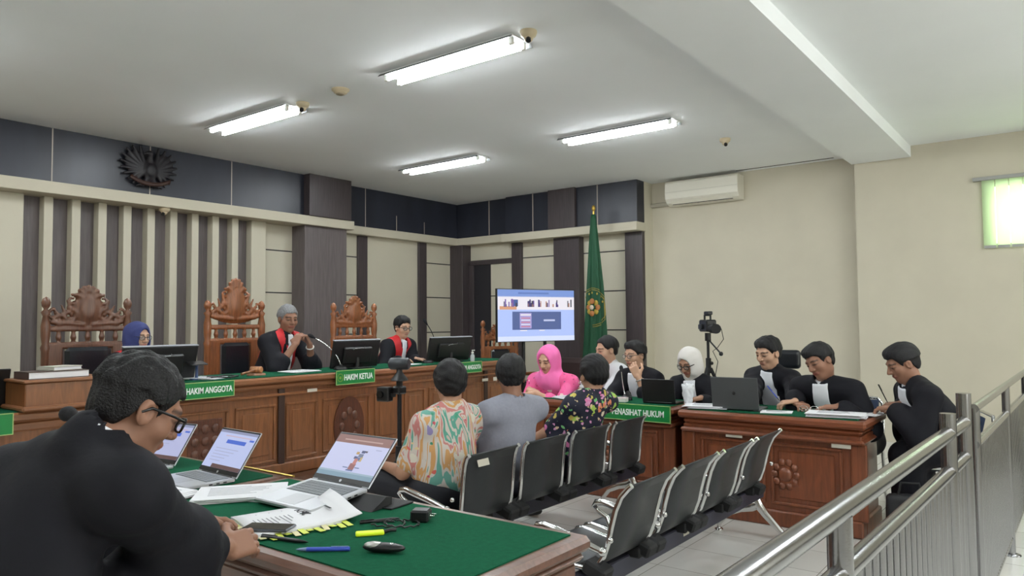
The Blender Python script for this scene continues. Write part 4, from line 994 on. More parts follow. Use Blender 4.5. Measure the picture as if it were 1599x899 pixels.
for s_ in (-1, 1): mb.tube([(s_*.035+.026*math.cos(q), .0, .02+.018*math.sin(q)) for q in np.linspace(0, 2*PI, 18)], .002, CHROME, 6)
mb.tube([(-.01, 0, .024), (.01, 0, .024)], .002, CHROME, 6); mb.build('rims', t)
mb = MB(); mb.tube([(-.06, 0, .024), (-.055, .02, .02), (.03, .03, .004)], .002, CHROME, 6); mb.tube([(.06, 0, .024), (.055, .025, .02), (-.03, .04, .004)], .002, CHROME, 6); mb.build('temples', t)

# ------------------------------------------------------------------ laptops
SILV = mat('laptop_silver', (196, 198, 202), .35, metal=.7); SPACE = mat('laptop_grey', (92, 94, 96), .4, metal=.5); KEY = mat('laptop_keys', (120, 124, 128), .5); KEYD = mat('laptop_key_well', (84, 88, 92), .5)
def laptop(label, loc, rz, w_=.35, d=.24, ang=18, body=None, content=0, tilt=0.0, keys=True, lh=.98):
    """hinge at local y=0, keyboard towards -y, screen leans back towards +y by ang"""
    body = body or SILV
    t = thing('laptop', label, 'laptop', loc, rz); t.rotation_euler = (tilt, 0, rz)
    mb = MB(); mb.b2(-w_/2, w_/2, -d, 0, 0, .015, body, .004); b_ = mb.build('base', t)
    if keys:
        mb = MB(); mb.b2(-w_*.42, w_*.42, -d*.52, -d*.08, .0145, .0156, KEYD)
        for r_ in range(5):
            for c_ in range(14): mb.b2(-w_*.41+c_*w_*.82/14+.001, -w_*.41+(c_+1)*w_*.82/14-.001, -d*.10-(r_+1)*d*.083+.001, -d*.10-r_*d*.083-.001, .0156, .0172, KEY)
        mb.build('keyboard', t)
        mb = MB(); mb.b2(-w_*.16, w_*.16, -d*.93, -d*.58, .0148, .0155, mat('trackpad', (176, 178, 182), .3, metal=.4)); mb.build('touchpad', t)
        mb = MB()
        for k in range(3): mb.b2(w_/2-.001, w_/2+.0008, -d*.25-.03*k, -d*.25-.03*k+.014, .005, .010, BLACK)
        mb.build('port', t)
    a = math.radians(ang); hs_ = d*lh
    M = Matrix.Translation((0, .002, .012))@Matrix.Rotation(-a, 4, 'X')
    def bx(mb, x0, x1, z0, z1, y0, y1, mt, bev=0):
        k = MB(); k.b2(x0, x1, y0, y1, z0, z1, mt, bev); mb.add([M@Vector(v) for v in k.v], k.f, mt)
    mb = MB(); bx(mb, -w_/2, w_/2, 0, hs_, 0, .006, body, .003); lid = mb.build('lid', t)
    mb = MB(); bx(mb, -w_*.49, w_*.49, .006, hs_*.985, -.0012, .0002, BLACK); mb.build('bezel', t)
    def E_(n, c, e=.9): return mat(n, c, .4, emit=e)
    mb = MB(); zs = (hs_*.12, hs_*.95); Wd = w_*.475
    if content == 0: bx(mb, -Wd, Wd, zs[0], zs[1], -.0018, -.0012, mat('screen_off', (30, 34, 44), .15))
    else: bx(mb, -Wd, Wd, zs[0], zs[1], -.0018, -.0012, E_('laptop_page%d' % content, {1: (190, 200, 240), 2: (184, 188, 226), 3: (196, 200, 234)}[content]))
    scr = mb.build('screen', t)
    if content:
        mb = MB(); f_ = lambda u: -Wd+2*Wd*u; g_ = lambda v: zs[0]+(zs[1]-zs[0])*v
        R_ = lambda u0, u1, v0, v1, n, c, l=0: bx(mb, f_(u0), f_(u1), g_(v0), g_(v1), -.0024-l*.0004, -.0018-l*.0004, E_(n, c, .8))
        if content in (1, 2):
            R_(.30, .80, .66, .76, 'ui_blue', (70, 110, 220)); R_(.0, 1, .93, 1, 'ui_grey', (150, 156, 190)); R_(.25, 1.0, 0, .10, 'ui_brown', (100, 70, 70)); R_(.86, .97, .78, .83, 'ui_blue', (70, 110, 220)); R_(.2, .9, .84, .87, 'ui_pink', (210, 190, 214))
            for k in range(5): R_(.12, .4+.08*k, .18+.08*k, .195+.08*k, 'ui_line', (170, 176, 214))
        else:
            R_(0, 1, .80, 1.0, 'ui_bar', (140, 92, 84)); R_(.15, .85, .87, .90, 'ui_barline', (190, 150, 140), 1); R_(0, 1, 0, .10, 'ui_teal', (128, 160, 180)); R_(.0, 1, .10, .14, 'ui_teal2', (160, 184, 204)); R_(.80, .90, .70, .72, 'ui_line', (170, 176, 214), 1)
            rs = random.Random(8)
            for (u, v, du, dv, c) in ((.50, .18, .10, .16, (150, 90, 90)), (.53, .32, .06, .14, (196, 120, 110)), (.50, .45, .06, .06, (60, 70, 120)), (.56, .50, .08, .08, (110, 120, 150)), (.60, .40, .05, .12, (206, 176, 110)), (.50, .56, .05, .06, (190, 150, 80)), (.58, .60, .06, .06, (60, 60, 80)), (.55, .42, .07, .07, (90, 110, 160)), (.64, .62, .04, .04, (80, 70, 90)), (.40, .22, .09, .02, (90, 100, 140)), (.61, .24, .08, .02, (90, 100, 140)), (.48, .16, .12, .03, (90, 60, 60))):
                R_(u, u+du, v, v+dv, 'ui_art_%d' % c[0], c, 1+rs.random())
        mb.build('picture', scr)
    mb = MB(); mb.tube([(-w_*.38, .004, .011), (w_*.38, .004, .011)], .006, BLACK, 8); mb.build('hinge', t)
    mb = MB(); 
    k = MB(); k.cyl((0, -.0026, hs_*.055), (0, -.0016, hs_*.055), .006, SILV, 12); mb.add([M@Vector(v) for v in k.v], k.f, SILV); mb.build('badge', t)
    return t
lt = laptop('open grey laptop seen from behind on the right lawyers table', (-2.00, 5.30, ZL), PI+.08, .34, .24, 10, SPACE, 0, keys=True)
mb = MB(); mb.ball((0, .048, .13), .012, BLACK, 10, (1, .2, 1.1)); mb.build('lid_badge', lt)
laptop('small black laptop seen from behind on the left lawyers table', (-2.66, 5.40, ZL), PI+.05, .28, .19, 8, BLACK, 0)

# ------------------------------------------------------------------ microphones
def gooseneck(label, base, tip, r=.017, mid=None, wire=None):
    t = thing('microphone', label, 'microphone', base, 0, 'gooseneck microphones'); b_ = Vector(tip)-Vector(base)
    mb = MB(); mb.lathe((0, 0, 0), [(.06, 0), (.06, .018), (.045, .03), (.018, .036), (.01, .05)], BLACK, 20, None); mb.build('base', t)
    m_ = Vector(mid)-Vector(base) if mid else Vector((b_.x*.25, b_.y*.25, b_.z*.7))
    pts = [(Vector((0, 0, .045))*(1-u)**2+m_*2*u*(1-u)+b_*u*u) for u in np.linspace(0, 1, 12)]
    mb = MB(); mb.tube(pts, .0045, wire or BLACK, 8); mb.build('neck', t)
    d = (pts[-1]-pts[-2]).normalized(); mb = MB(); q = d.to_track_quat('Z', 'Y').to_euler()
    mb.lathe(b_, [(.006, -.02), (.010, 0), (r*.8, .006), (r, .022), (r*.95, .04), (r*.5, .055), (.0001, .058)], mat('foam_black', (26, 26, 30), .95, bump=.3, bscale=400), 14, q); mb.build('foam_tip', t); return t
gooseneck('gooseneck microphone leaning to the mouth of the grey-haired judge', (-5.32, 4.40, 1.0065), (-5.50, 4.24, 1.30), mid=(-5.36, 4.38, 1.20), wire=CHROME)
gooseneck('gooseneck microphone beside the far judge with eyeglasses', (-5.40, 5.62, 1.0065), (-5.46, 5.66, 1.42), mid=(-5.36, 5.80, 1.18))
gooseneck('gooseneck microphone held by the lawyer with eyeglasses', (-3.02, 5.50, ZL), (-3.14, 5.66, 1.00), mid=(-3.08, 5.56, .90), wire=CHROME)
gooseneck('large black foam microphone tip behind the prosecutor shoulder', (-2.82, 1.08+.3, .7855), (-2.35, .95, 1.165), r=.022, mid=(-2.7, 1.3, 1.15))
# gavel, papers and small things on the bench
t = thing('gavel', 'wooden gavel lying on its round sound block', 'gavel', (-5.36, 3.56, 1.0065), .4)
mb = MB(); mb.lathe((0, 0, 0), [(.075, 0), (.075, .012), (.06, .018), (.0001, .018)], WOODX, 24); mb.build('sound_block', t)
LW = mat_wood('gavel_wood', (176, 120, 76), .4)
mb = MB(); mb.tube([(-.05, 0, .045), (-.045, 0, .045), (.045, 0, .045), (.05, 0, .045)], [.022, .027, .027, .022], LW, 16); mb.build('head', t)
mb = MB(); mb.tube([(0, .0, .045), (0, -.2, .022)], [.008, .011], WOODX, 10); mb.build('handle', t)
paper_stack('crumpled papers beside the HAKIM ANGGOTA sign with dark cables', (-5.36, 3.10, 1.0065), .24, .2, 5, .5, seed=11, spread=.04)
paper_stack('open papers under the grey-haired judge\'s elbows', (-5.40, 4.02, 1.0065), .21, .29, 3, .1, seed=12)
paper_stack('thin green-edged notes in front of the far judge', (-5.34, 5.22, 1.0065), .2, .26, 2, .2, seed=13)
t = thing('phone_stand', 'small dark stand with a phone beside the near monitor', 'phone stand', (-5.32, 3.02, 1.0065), .2)
mb = MB(); mb.lathe((0, 0, 0), [(.05, 0), (.05, .01), (.012, .016), (.010, .10), (.02, .11)], mat('stand_blue', (40, 60, 100), .4)); mb.build('base', t)
mb = MB(); mb.box((0, 0, .125), (.08, .15, .010), BLACK, (0, .3, 0), .003); mb.build('phone', t)
t = thing('cable', 'dark cable looped beside the crumpled papers on the bench', 'cable', (-5.26, 3.20, 1.012)); mb = MB()
mb.tube([(.10*math.cos(q)*(1-.04*q), .12*math.sin(q), .004+.01*abs(math.sin(q*2))) for q in np.linspace(0, 8, 40)], .006, BLACK, 6); mb.build('loop', t)
t = thing('sanitizer_bottle', 'small clear pump bottle at the far end of the bench', 'bottle', (-5.2, 6.10, 1.0065))
CLR = mat('clear_plastic', (220, 225, 228), .2, alpha=.6); mb = MB(); mb.lathe((0, 0, 0), [(.022, 0), (.024, .01), (.024, .06), (.012, .075), (.010, .085)], CLR); mb.build('body', t)
mb = MB(); mb.lathe((0, 0, .085), [(.013, 0), (.013, .015), (.004, .018), (.004, .03)], WHITEP); mb.b2(-.008, .03, -.006, .006, .112, .122, WHITEP, .002); mb.build('pump', t)

# ------------------------------------------------------------------ waiting benches
PERF = mat('perforated_steel', (52, 54, 56), .42, metal=.25, var=.08, vscale=8, bump=.06, bscale=260)
BEAM = mat('beam_grey', (50, 50, 64), .5)
def seat_bits(k=1.0):
    prof = [(-.020, .742), (-.004, .728), (.030*k, .69), (.058*k, .63), (.078*k, .56), (.095*k, .49), (.118*k+.0, .43), (.15*k+.02*(1-k), .385), (.20, .365), (.30, .365), (.40, .385), (.48, .40), (.515, .392), (.53, .37)]
    P = [Vector((-u, 0, z)) for u, z in prof]; ws = .205
    mb = MB(); mb.sheet([[p+Vector((0, -ws, 0)), p+Vector((0, 0, 0)), p+Vector((0, ws, 0))] for p in P], PERF, .006); shell = mb.build('seat_shell')
    rails = []
    for sg in (-1, 1):
        mb = MB(); mb.tube([p+Vector((0, sg*(ws+.006), .003)) for p in P], .012, CHROME, 10); rails.append(mb.build('side_rail'))
    br_ = None
    for sg in (-1, 1): mb = MB(); mb.box((-.14*k-.01, sg*(ws-.0), .372), (.11, .09, .06), BLACKM, (0, .35, 0), .010); mb.box((-.20, sg*(ws-.04), .35), (.12, .03, .05), BLACKM, None, .006); rails.append(mb.build('bracket'))
    return [shell]+rails
def armrest_mb():
    mb = MB(); mb.tube([(-.10, 0, .465), (-.14, 0, .475), (-.22, 0, .495), (-.32, 0, .515), (-.39, 0, .53), (-.43, 0, .525), (-.445, 0, .505), (-.42, 0, .485), (-.37, 0, .46), (-.34, 0, .38)], [.013, .015, .017, .019, .018, .016, .014, .012, .012, .012], CHROME, 12)
    mb.ball((-.10, 0, .465), .019, CHROME, 12); return mb
proto = None
def waiting_bench(label, loc, arms, group='linked waiting chairs', rz=0.0, recl=1.0):
    proto = None
    t = thing('waiting_bench', label, 'bench', loc, rz, group)
    for i in range(4):
        y = .25+.505*i
        if proto is None: proto = seat_bits(recl); bits = proto
        else:
            bits = []
            for o in proto: c = o.copy(); COL.objects.link(c); bits.append(c)
        bits[0].parent = t; bits[0].location = (0, y, 0)
        for q in bits[1:]: q.parent = bits[0]
    mb = MB(); mb.b2(-.27, -.19, .0, 2.25, .25, .34, BEAM, .006); mb.build('beam', t)
    for y in (.20, 2.21):
        mb = MB(); mb.tube([(-.23, y, .31), (-.23, y, .25), (-.21, y, .20), (-.17, y, .15), (-.08, y, .06), (-.05, y, .035)], [.026, .028, .032, .026, .020, .018], CHROME, 12)
        mb.tube([(-.215, y, .21), (-.26, y, .185), (-.34, y, .165), (-.43, y, .12), (-.485, y, .05), (-.49, y, .03)], [.030, .030, .026, .020, .016, .014], CHROME, 12)
        mb.lathe((-.05, y, 0), [(.028, 0), (.028, .010), (.012, .016), (.012, .035)], CHROME, 14); mb.lathe((-.49, y, 0), [(.028, 0), (.028, .010), (.012, .016), (.012, .03)], CHROME, 14); mb.build('leg', t)
    for y in arms: o = armrest_mb().build('armrest', t); o.location = (0, y, 0)
    for y in (.12, .62, 1.13): pass
    mb = MB()
    for i in range(5): mb.ball((-.06, .25+.505*i-.252, .52), .013, CHROME, 10)
    mb.build('bolt', t)
    return t
b1 = waiting_bench('row of four black steel waiting chairs where three men sit', (-2.50, 2.84, 0), (0.0, 2.02), recl=.35)
b2_ = waiting_bench('empty row of four black steel waiting chairs nearest the railing', (-1.50, 2.70, 0), (0.0, .505))
mb = MB(); mb.b2(0, .002, -.045, .045, -.018, .018, STICK); o = mb.build('sticker', b1, loc=(-.018, .16, .66), rot=(0, -.3, 0))
o.location = (.004, .17, .690)
mb = MB(); mb.b2(0, .002, -.035, .035, -.014, .014, STICK); o = mb.build('sticker', b2_, loc=(-.1895, 1.02, .30))

waiting_bench('waiting chairs beyond the railing, only one chrome leg showing at the right edge', (.16, 6.25, 0), (0.0,), rz=-PI/2)
# ------------------------------------------------------------------ railing
def railing(label, pts, z1, z2, posts, bars, x_of, r=.026, top=.09, name='railing'):
    y0, y1 = pts; t = thing(name, label, 'railing', (x_of(y0), y0, 0)); ox, oy = x_of(y0), y0
    P = lambda y, z: (x_of(y)-ox, y-oy, z)
    mb = MB(); mb.tube([P(y0, z1), P(y1, z1)], r, STEEL, 16); mb.build('top_rail', t)
    mb = MB(); mb.tube([P(y0, z2), P(y1, z2)], r*.92, STEEL, 16); mb.build('middle_rail', t)
    mb = MB(); mb.tube([P(y0, .10), P(y1, .10)], r*.7, STEEL, 12); mb.build('bottom_rail', t)
    for y in posts:
        mb = MB(); mb.tube([P(y, 0), P(y, z1+(top[y] if isinstance(top, dict) else top))], r*1.08, STEEL, 16); mb.lathe(P(y, 0), [(.05, 0), (.05, .006), (.03, .012)], STEEL, 16); mb.build('post', t)
    y = y0+bars/2
    while y < y1:
        if all(abs(y-p) > .03 for p in posts):
            mb = MB(); mb.tube([P(y, .10), P(y, z2)], .0125, STEEL, 10, caps=False); mb.build('bar', t)
        y += bars
    return t
xr = lambda y: -.455+.030*(y-1.27)
railing('stainless steel railing running from the foreground past the waiting chairs', (-.6, 3.58), .992, .852, (-.5, 1.78, 3.20, 3.58), .075, xr, top={-.5: .0, 1.78: -.01, 3.20: .075, 3.58: .12})
railing('further stainless steel railing section beyond the gate post', (3.98, 7.4), 1.01, .845, (4.0, 5.4, 6.8), .06, lambda y: -.385+.02*(y-4.2), r=.020, top=.0)
# ------------------------------------------------------------------ prosecutors' tables
def pros_table(label, x0, x1, y0=1.235, y1=1.935, zt=.78):
    t = thing('prosecutor_table', label, 'table', ((x0+x1)/2, y0, 0), 0, None); a = (x1-x0)/2; d = y1-y0
    mb = MB(); mb.b2(-a, a, 0, d, zt-.045, zt, WOODP, .014); mb.b2(-a+.015, a-.015, .015, d-.015, zt-.075, zt-.045, WOODP, .014); mb.b2(-a+.035, a-.035, .035, d-.035, zt-.13, zt-.075, WOODP, .01); mb.build('top_moulding', t)
    mb = MB(); mb.b2(-a+.05, a-.05, .05, d-.045, zt, zt+.004, GREEN); mb.build('felt_top', t)
    mb = MB(); mb.b2(-a+.08, a-.08, d-.11, d-.07, .06, zt-.12, WOODP, .004); mb.build('modesty_panel', t)
    for s_ in (-1, 1):
        mb = MB(); mb.b2(s_*(a-.08)-.03, s_*(a-.08)+.03, .06, d-.06, 0, zt-.12, WOODP, .006); mb.build('side_panel', t)
    mb = MB()
    for i in range(6): mb.ball((a-.048, .14+.085*i, .55), .03, WOODP, 8, (.4, 1, 1))
    mb.build('carving', t)
    return t
pros_table('prosecutors table in the foreground with an open silver laptop and green felt', -2.66, -1.18)
pros_table('second prosecutors table joined at its left with another silver laptop', -4.15, -2.67)
ZP = .785
laptop('open silver laptop nearest the seated men, showing a colourful drawing', (-2.185, 1.80, .82), .0, .32, .25, 48, SILV, 3, tilt=.11, lh=.86)
t = thing('laptop_stand', 'small black wedge stand under the rear of the nearest laptop', 'laptop stand', (-2.02, 1.78, ZP), .1)
mb = MB(); mb.prism([(-.075, 0), (.03, 0), (.03, .030), (.0, .036)], .26, BLACKM, frame((-.16, 0, 0), (0, 1, 0), (0, 0, 1))); mb.build('wedge', t)
mb = MB(); mb.b2(-.16, .14, -.02, .10, .0, .006, BLACKM, .002); mb.build('foot', t)
laptop('open silver laptop in the middle with a blue bar on its page', (-2.88, 1.725, ZP), -.04, .31, .21, 34, SILV, 1)
laptop('open laptop mostly hidden behind the prosecutor face', (-3.36, 1.70, ZP), .12, .31, .21, 34, SILV, 2)
paper_stack('thick stack of white papers in front of the middle laptop', (-2.50, 1.60, ZP), .31, .23, 6, .95, seed=21, spread=.015)
paper_stack('wide white document beside the stack near the nearest laptop', (-2.33, 1.70, ZP), .30, .21, 4, .35, seed=22, spread=.01)
paper_stack('corner of white papers beside the prosecutor robe', (-2.74, 1.42, ZP), .21, .18, 4, .2, seed=23)
# annotated document with yellow tabs
t = thing('document', 'printed document with many yellow marker tabs beside the prosecutor hands', 'document', (-2.03, 1.50, ZP), -.28)
rows = [[(-.13+.26*i/6, -.17+.34*j/10, .010+.004*math.sin(i*.9)+.045*max(0, (j-6)/4)**2*(1-i/9)) for i in range(7)] for j in range(11)]
mb = MB(); mb.sheet(rows, PAPER, .004); mb.build('top_page', t)
mb = MB(); mb.b2(-.13, .13, -.17, .10, 0, .009, PAPER, .001); mb.build('page_block', t)
mb = MB(); M = frame((-.03, .03, .018), (1, 0, 0), (0, 1, 0)); text_into(mb, 'KPK', .042, INK, M, .0004, .001); mb.build('printed_title', t); mb = MB()
for j in range(9): mb.b2(-.09+.01*(j % 3), .02+.06*((j*7) % 3)/2, -.02-.014*j, -.017-.014*j, .0165, .0172, mat('print_grey', (150, 150, 156), .8))
mb.b2(-.02, .03, .10, .108, .030, .0305, INK); mb.build('printed_lines', t)
YT = mat('tab_yellow', (214, 226, 96), .6); YP = mat('tab_pale', (226, 218, 170), .6)
for i in range(12):
    mb = MB(); mb.box((.135+.012*((i*5) % 3), -.155+.024*i, .004+.001*(i % 3)), (.05, .018, .0012), YT if i % 4 else YP, (0, .1*((i % 3)-1), .2*((i % 2)-.5))); mb.build('tab', t)
for i in range(8):
    mb = MB(); mb.box((-.10+.03*i, -.182-.006*((i*3) % 3), .005+.001*(i % 2)), (.022, .045, .0012), YT if i % 3 else YP, (.1, 0, .15*((i % 2)-.5))); mb.build('tab', t)
def pen(label, loc, rz, c1, c2, L=.14, r=.0052, name='pen', tz=0.0, group=None):
    t = thing(name, label, 'pen', loc, rz, group); t.rotation_euler = (0, tz, rz)
    mb = MB(); mb.tube([(-L/2, 0, r), (L*.3, 0, r)], r, c1, 10); mb.build('barrel', t)
    mb = MB(); mb.tube([(L*.3, 0, r), (L*.44, 0, r), (L*.5, 0, r)], [r*.98, r*.6, r*.15], c2, 10); mb.build('tip', t)
    mb = MB(); mb.b2(-L*.48, -L*.15, -.0016, .0016, r*2, r*2+.002, c2, .0005); mb.build('clip', t); return t
BLUE = mat('pen_blue', (60, 84, 190), .35); CLRP = mat('pen_clear', (130, 150, 190), .25)
pen('blue ballpoint pen lying on the green felt', (-1.70, 1.345, ZP), math.radians(218), BLUE, CLRP, .15, .006)
pen('black pen lying under the edge of the document', (-1.87, 1.34, ZP), math.radians(15), BLACK, BLACK, .17, .006)
pen('thin black pen beside the charger cable', (-1.80, 1.65, ZP), math.radians(60), BLACK, BLACK, .13, .005)
t = thing('highlighter_tag', 'fluorescent yellow tag attached to a black cable on the felt', 'tag', (-1.715, 1.535, ZP), math.radians(50))
mb = MB(); mb.b2(-.045, .04, -.016, .016, .0, .010, mat('fluo_yellow', (214, 240, 40), .5, emit=.15), .003); mb.build('tag', t)
mb = MB(); mb.tube([(.04, 0, .006), (.06, .0, .01), (.075, .004, .008)], .006, BLACK, 8); mb.build('plug', t)
t = thing('charger', 'black square power adapter with chrome prongs on the felt', 'charger', (-1.70, 1.735, ZP), .5)
mb = MB(); mb.b2(-.030, .030, -.026, .026, 0, .038, BLACK, .006); mb.build('body', t)
mb = MB(); mb.tube([(.028, .012, .02), (.048, .012, .02)], .0028, CHROME, 8); mb.tube([(.028, -.012, .02), (.048, -.012, .02)], .0028, CHROME, 8); mb.build('prong', t)
t = thing('charging_cable', 'thin black cable coiled between yellow tag and charger', 'cable', (-1.735, 1.64, ZP)); mb = MB()
mb.tube([(-.01+.05*math.cos(q)+.012*q*.5, .045*math.sin(q)*.8+.004*q, .004+.0025*(i % 3)) for i, q in enumerate(np.linspace(-2.2, 9.5, 60))], .0026, BLACK, 6); mb.build('loop', t)
mb = MB(); mb.tube([(-.09, -.03, .004), (-.06, .0, .004), (-.02, .03, .004)], .0026, BLACK, 6); mb.build('lead', t)
t = thing('presenter_remote', 'black and silver presentation clicker on the felt near the table edge', 'remote', (-1.555, 1.44, ZP), math.radians(28))
G = SDF((-.075, -.03, 0), (.075, .03, .035), .003); G.ell((0, 0, .013), (.062, .022, .013), k=.004); G.mesh('body', BLACK, t)
mb = MB(); mb.ball((-.028, 0, .019), .03, mat('remote_silver', (190, 190, 186), .3, metal=.5), 14, (1.0, .62, .30)); mb.build('silver_cap', t)
mb = MB(); mb.ball((.022, 0, .024), .006, CHROME, 8, (1, 1, .5)); mb.build('button', t)
t = thing('smartphone', 'dark phone lying under the prosecutor fingertips on the document', 'phone', (-1.985, 1.365, ZP+.012), .5)
mb = MB(); mb.b2(-.075, .075, -.036, .036, 0, .008, mat('phone_grey', (70, 72, 80), .3), .003); mb.build('body', t)
mb = MB(); mb.b2(-.07, .07, -.033, .033, .008, .0086, mat('phone_glass', (28, 30, 36), .08)); mb.build('screen', t)
t = thing('paper_slip', 'small white paper under the prosecutor left hand', 'paper', (-2.10, 1.27, ZP+.001), .3); mb = MB(); mb.b2(-.10, .10, -.05, .05, 0, .002, PAPER); mb.build('sheet', t)
mb = MB(); mb.b2(-.22, .22, -.006, .006, 0, .008, BRASS, .002); o = mb.build('brass_strip', loc=(-2.83, 1.915, ZP), rot=(0, 0, 0)); tag(o, 'thin brass strip lying along the far edge of the table', 'strip')

# ------------------------------------------------------------------ tripods and cameras
def tripod(label, x, y, zt, spread=.42, zh=.62, name='tripod', legr=.012, col=None):
    t = thing(name, label, 'tripod', (x, y, 0)); col = col or BLACKM
    mb = MB(); mb.tube([(0, 0, zh-.25), (0, 0, zt)], .014, col, 12); mb.tube([(0, 0, zh-.05), (0, 0, zh+.1)], .026, col, 12); mb.build('column', t)
    for k in range(3):
        a = 2*PI*k/3+.5; mb = MB(); mb.tube([(.02*math.cos(a), .02*math.sin(a), zh), (spread*.55*math.cos(a), spread*.55*math.sin(a), zh*.45), (spread*math.cos(a), spread*math.sin(a), .02)], [legr*1.3, legr*1.1, legr], col, 10); l_ = mb.build('leg', t)
        mb = MB(); mb.ball((spread*math.cos(a), spread*math.sin(a), .018), .018, BLACK, 10); mb.build('rubber_foot', l_)
        mb = MB(); mb.tube([(0, 0, zh-.2), (spread*.45*math.cos(a), spread*.45*math.sin(a), zh*.55)], .006, col, 8); mb.build('brace', t)
    mb = MB(); mb.ball((.035, 0, zh+.05), .018, BLACK, 10); mb.tube([(0, 0, zh+.05), (.035, 0, zh+.05)], .008, BLACK, 8); mb.build('knob', t)
    return t
t = tripod('black tripod on the floor between the bench and the seated men', -3.42, 3.30, 1.0, zh=.55, legr=.015)
mb = MB(); mb.box((0, 0, 1.0), (.07, .07, .05), BLACK, None, .01); mb.tube([(0, 0, 1.0), (.0, 0, 1.06)], .02, BLACK, 12); mb.build('head', t)
t = thing('webcam', 'rounded black conference camera on the near tripod, HAKIM KETUA side', 'camera', (-3.42, 3.30, 1.06), .4)
mb = MB(); mb.lathe((0, 0, 0), [(.055, 0), (.05, .012), (.02, .05), (.018, .07)], BLACK); mb.build('mount', t)
mb = MB(); mb.tube([(-.065, 0, .105), (-.055, 0, .105), (.055, 0, .105), (.065, 0, .105)], [.030, .038, .038, .030], mat('camera_grey', (44, 48, 54), .4), 20); mb.build('barrel', t)
mb = MB(); mb.tube([(-.066, 0, .105), (-.069, 0, .105)], .024, mat('lens_dark', (10, 10, 14), .08), 20); mb.build('lens', t)
t = thing('action_camera', 'small square black camera clamped beside the near tripod column', 'camera', (-3.49, 3.24, .97), .2)
mb = MB(); mb.b2(-.045, .045, -.03, .03, -.04, .05, BLACK, .006); mb.build('body', t)
mb = MB(); mb.cyl((-.01, -.03, .005), (-.01, -.045, .005), .022, mat('lens_dark', (10, 10, 14), .08), 18); mb.build('lens', t)
mb = MB(); mb.b2(.04, .08, -.008, .008, -.01, .01, BLACK, .002); mb.build('clamp', t)
t = tripod('tall black tripod by the cream wall carrying the video camera', -2.93, 7.05, 1.30, zh=.95, spread=.45, legr=.014)
mb = MB(); mb.tube([(0, 0, 1.22), (0, 0, 1.30)], .03, BLACK, 12); mb.tube([(.0, 0, 1.24), (.18, -.12, 1.10)], .008, BLACK, 8); mb.ball((.18, -.12, 1.10), .022, BLACK, 10); mb.build('pan_head', t)
t = thing('video_camera', 'black video camera with top handle on the tall tripod', 'camera', (-2.93, 7.05, 1.262), .8); t.scale = (1.08, 1.0, 1.0)
mb = MB(); mb.box((0, 0, .11), (.10, .19, .12), BLACK, None, .012); mb.build('body', t)
mb = MB(); mb.tube([(0, -.09, .08), (0, -.20, .08)], [.042, .048], BLACKM, 18); mb.build('lens_barrel', t)
mb = MB(); mb.tube([(0, -.07, .17), (0, -.07, .215), (0, .07, .215), (0, .07, .17)], .010, BLACK, 8); mb.build('handle', t)
mb = MB(); mb.box((0, -.02, .235), (.05, .10, .035), BLACK, None, .006); mb.build('microphone_mount', t)
mb = MB(); mb.box((-.065, .02, .10), (.02, .06, .05), mat('camera_grey', (44, 48, 54), .4), None, .005); mb.build('side_screen', t)
t = thing('camera_cable', 'thin black cable dangling from the video camera', 'cable', (-2.85, 7.0, 1.30)); mb = MB()
mb.tube([(0, 0, .10), (.08, 0, .04), (.10, 0, -.06), (.04, 0, -.14), (-.02, .02, -.18), (.03, .02, -.28), (-.02, .03, -.5)], .004, BLACK, 6); mb.build('cord', t)

# ------------------------------------------------------------------ chairs used by the lawyers
def visitor_chair(label, x, y, rz, top=.92, mt=None):
    """chrome-framed padded chair, sitter faces local -y"""
    t = thing('office_chair', label, 'chair', (x, y, 0), rz, 'chairs behind the lawyers tables'); mt = mt or mat('chair_fabric', (30, 44, 70), .85)
    mb = MB(); mb.b2(-.22, .22, -.22, .22, .40, .46, mt, .03); mb.build('seat', t)
    mb = MB(); rows = [[(-.21+.42*i/6, .20+.035*math.cos((i-3)*.45)*1.0-.03+.05*(j/5), .55+(top-.55)*j/5) for i in range(7)] for j in range(6)]; mb.sheet(rows, mt, .03); mb.build('backrest', t)
    for s_ in (-1, 1):
        mb = MB(); mb.tube([(s_*.235, -.20, .012), (s_*.235, -.20, .40), (s_*.235, -.16, .43), (s_*.235, .18, .43), (s_*.235, .24, .60), (s_*.225, .27, top-.03), (s_*.19, .28, top+.01)], .012, CHROME, 10); mb.build('side_frame', t)
        mb = MB(); mb.tube([(s_*.235, .16, .43), (s_*.235, .24, .012)], .012, CHROME, 10); mb.build('rear_leg', t)
    mb = MB(); mb.tube([(-.19, .28, top+.01), (0, .29, top+.02), (.19, .28, top+.01)], .012, CHROME, 10); mb.build('top_bar', t)
    return t
def swivel_chair(label, x, y, rz, zh=1.10):
    t = thing('swivel_chair', label, 'chair', (x, y, 0), rz, None)
    for k in range(5):
        a = 2*PI*k/5; mb = MB(); mb.tube([(0, 0, .10), (.28*math.cos(a), .28*math.sin(a), .07)], [.028, .018], BLACK, 8); l_ = mb.build('foot', t); mb = MB(); mb.ball((.28*math.cos(a), .28*math.sin(a), .03), .03, BLACK, 10, (.7, 1, 1)); mb.build('castor', l_)
    mb = MB(); mb.tube([(0, 0, .08), (0, 0, .42)], .03, BLACK, 12); mb.build('column', t)
    mb = MB(); mb.b2(-.25, .25, -.25, .24, .42, .50, LEATHER, .035); mb.build('seat', t)
    mb = MB(); rows = [[(-.23+.46*i/6, .22+.03*math.cos((i-3)*.5)+.06*(j/6), .52+(zh-.26-.52)*j/6) for i in range(7)] for j in range(7)]; mb.sheet(rows, LEATHER, .05); mb.build('backrest', t)
    G = SDF((-.2, .2, zh-.24), (.2, .42, zh+.03), .009); G.rbox((0, .31, zh-.10), (.115, .035, .085), rad=.035); G.mesh('headrest', LEATHER, t)
    return t
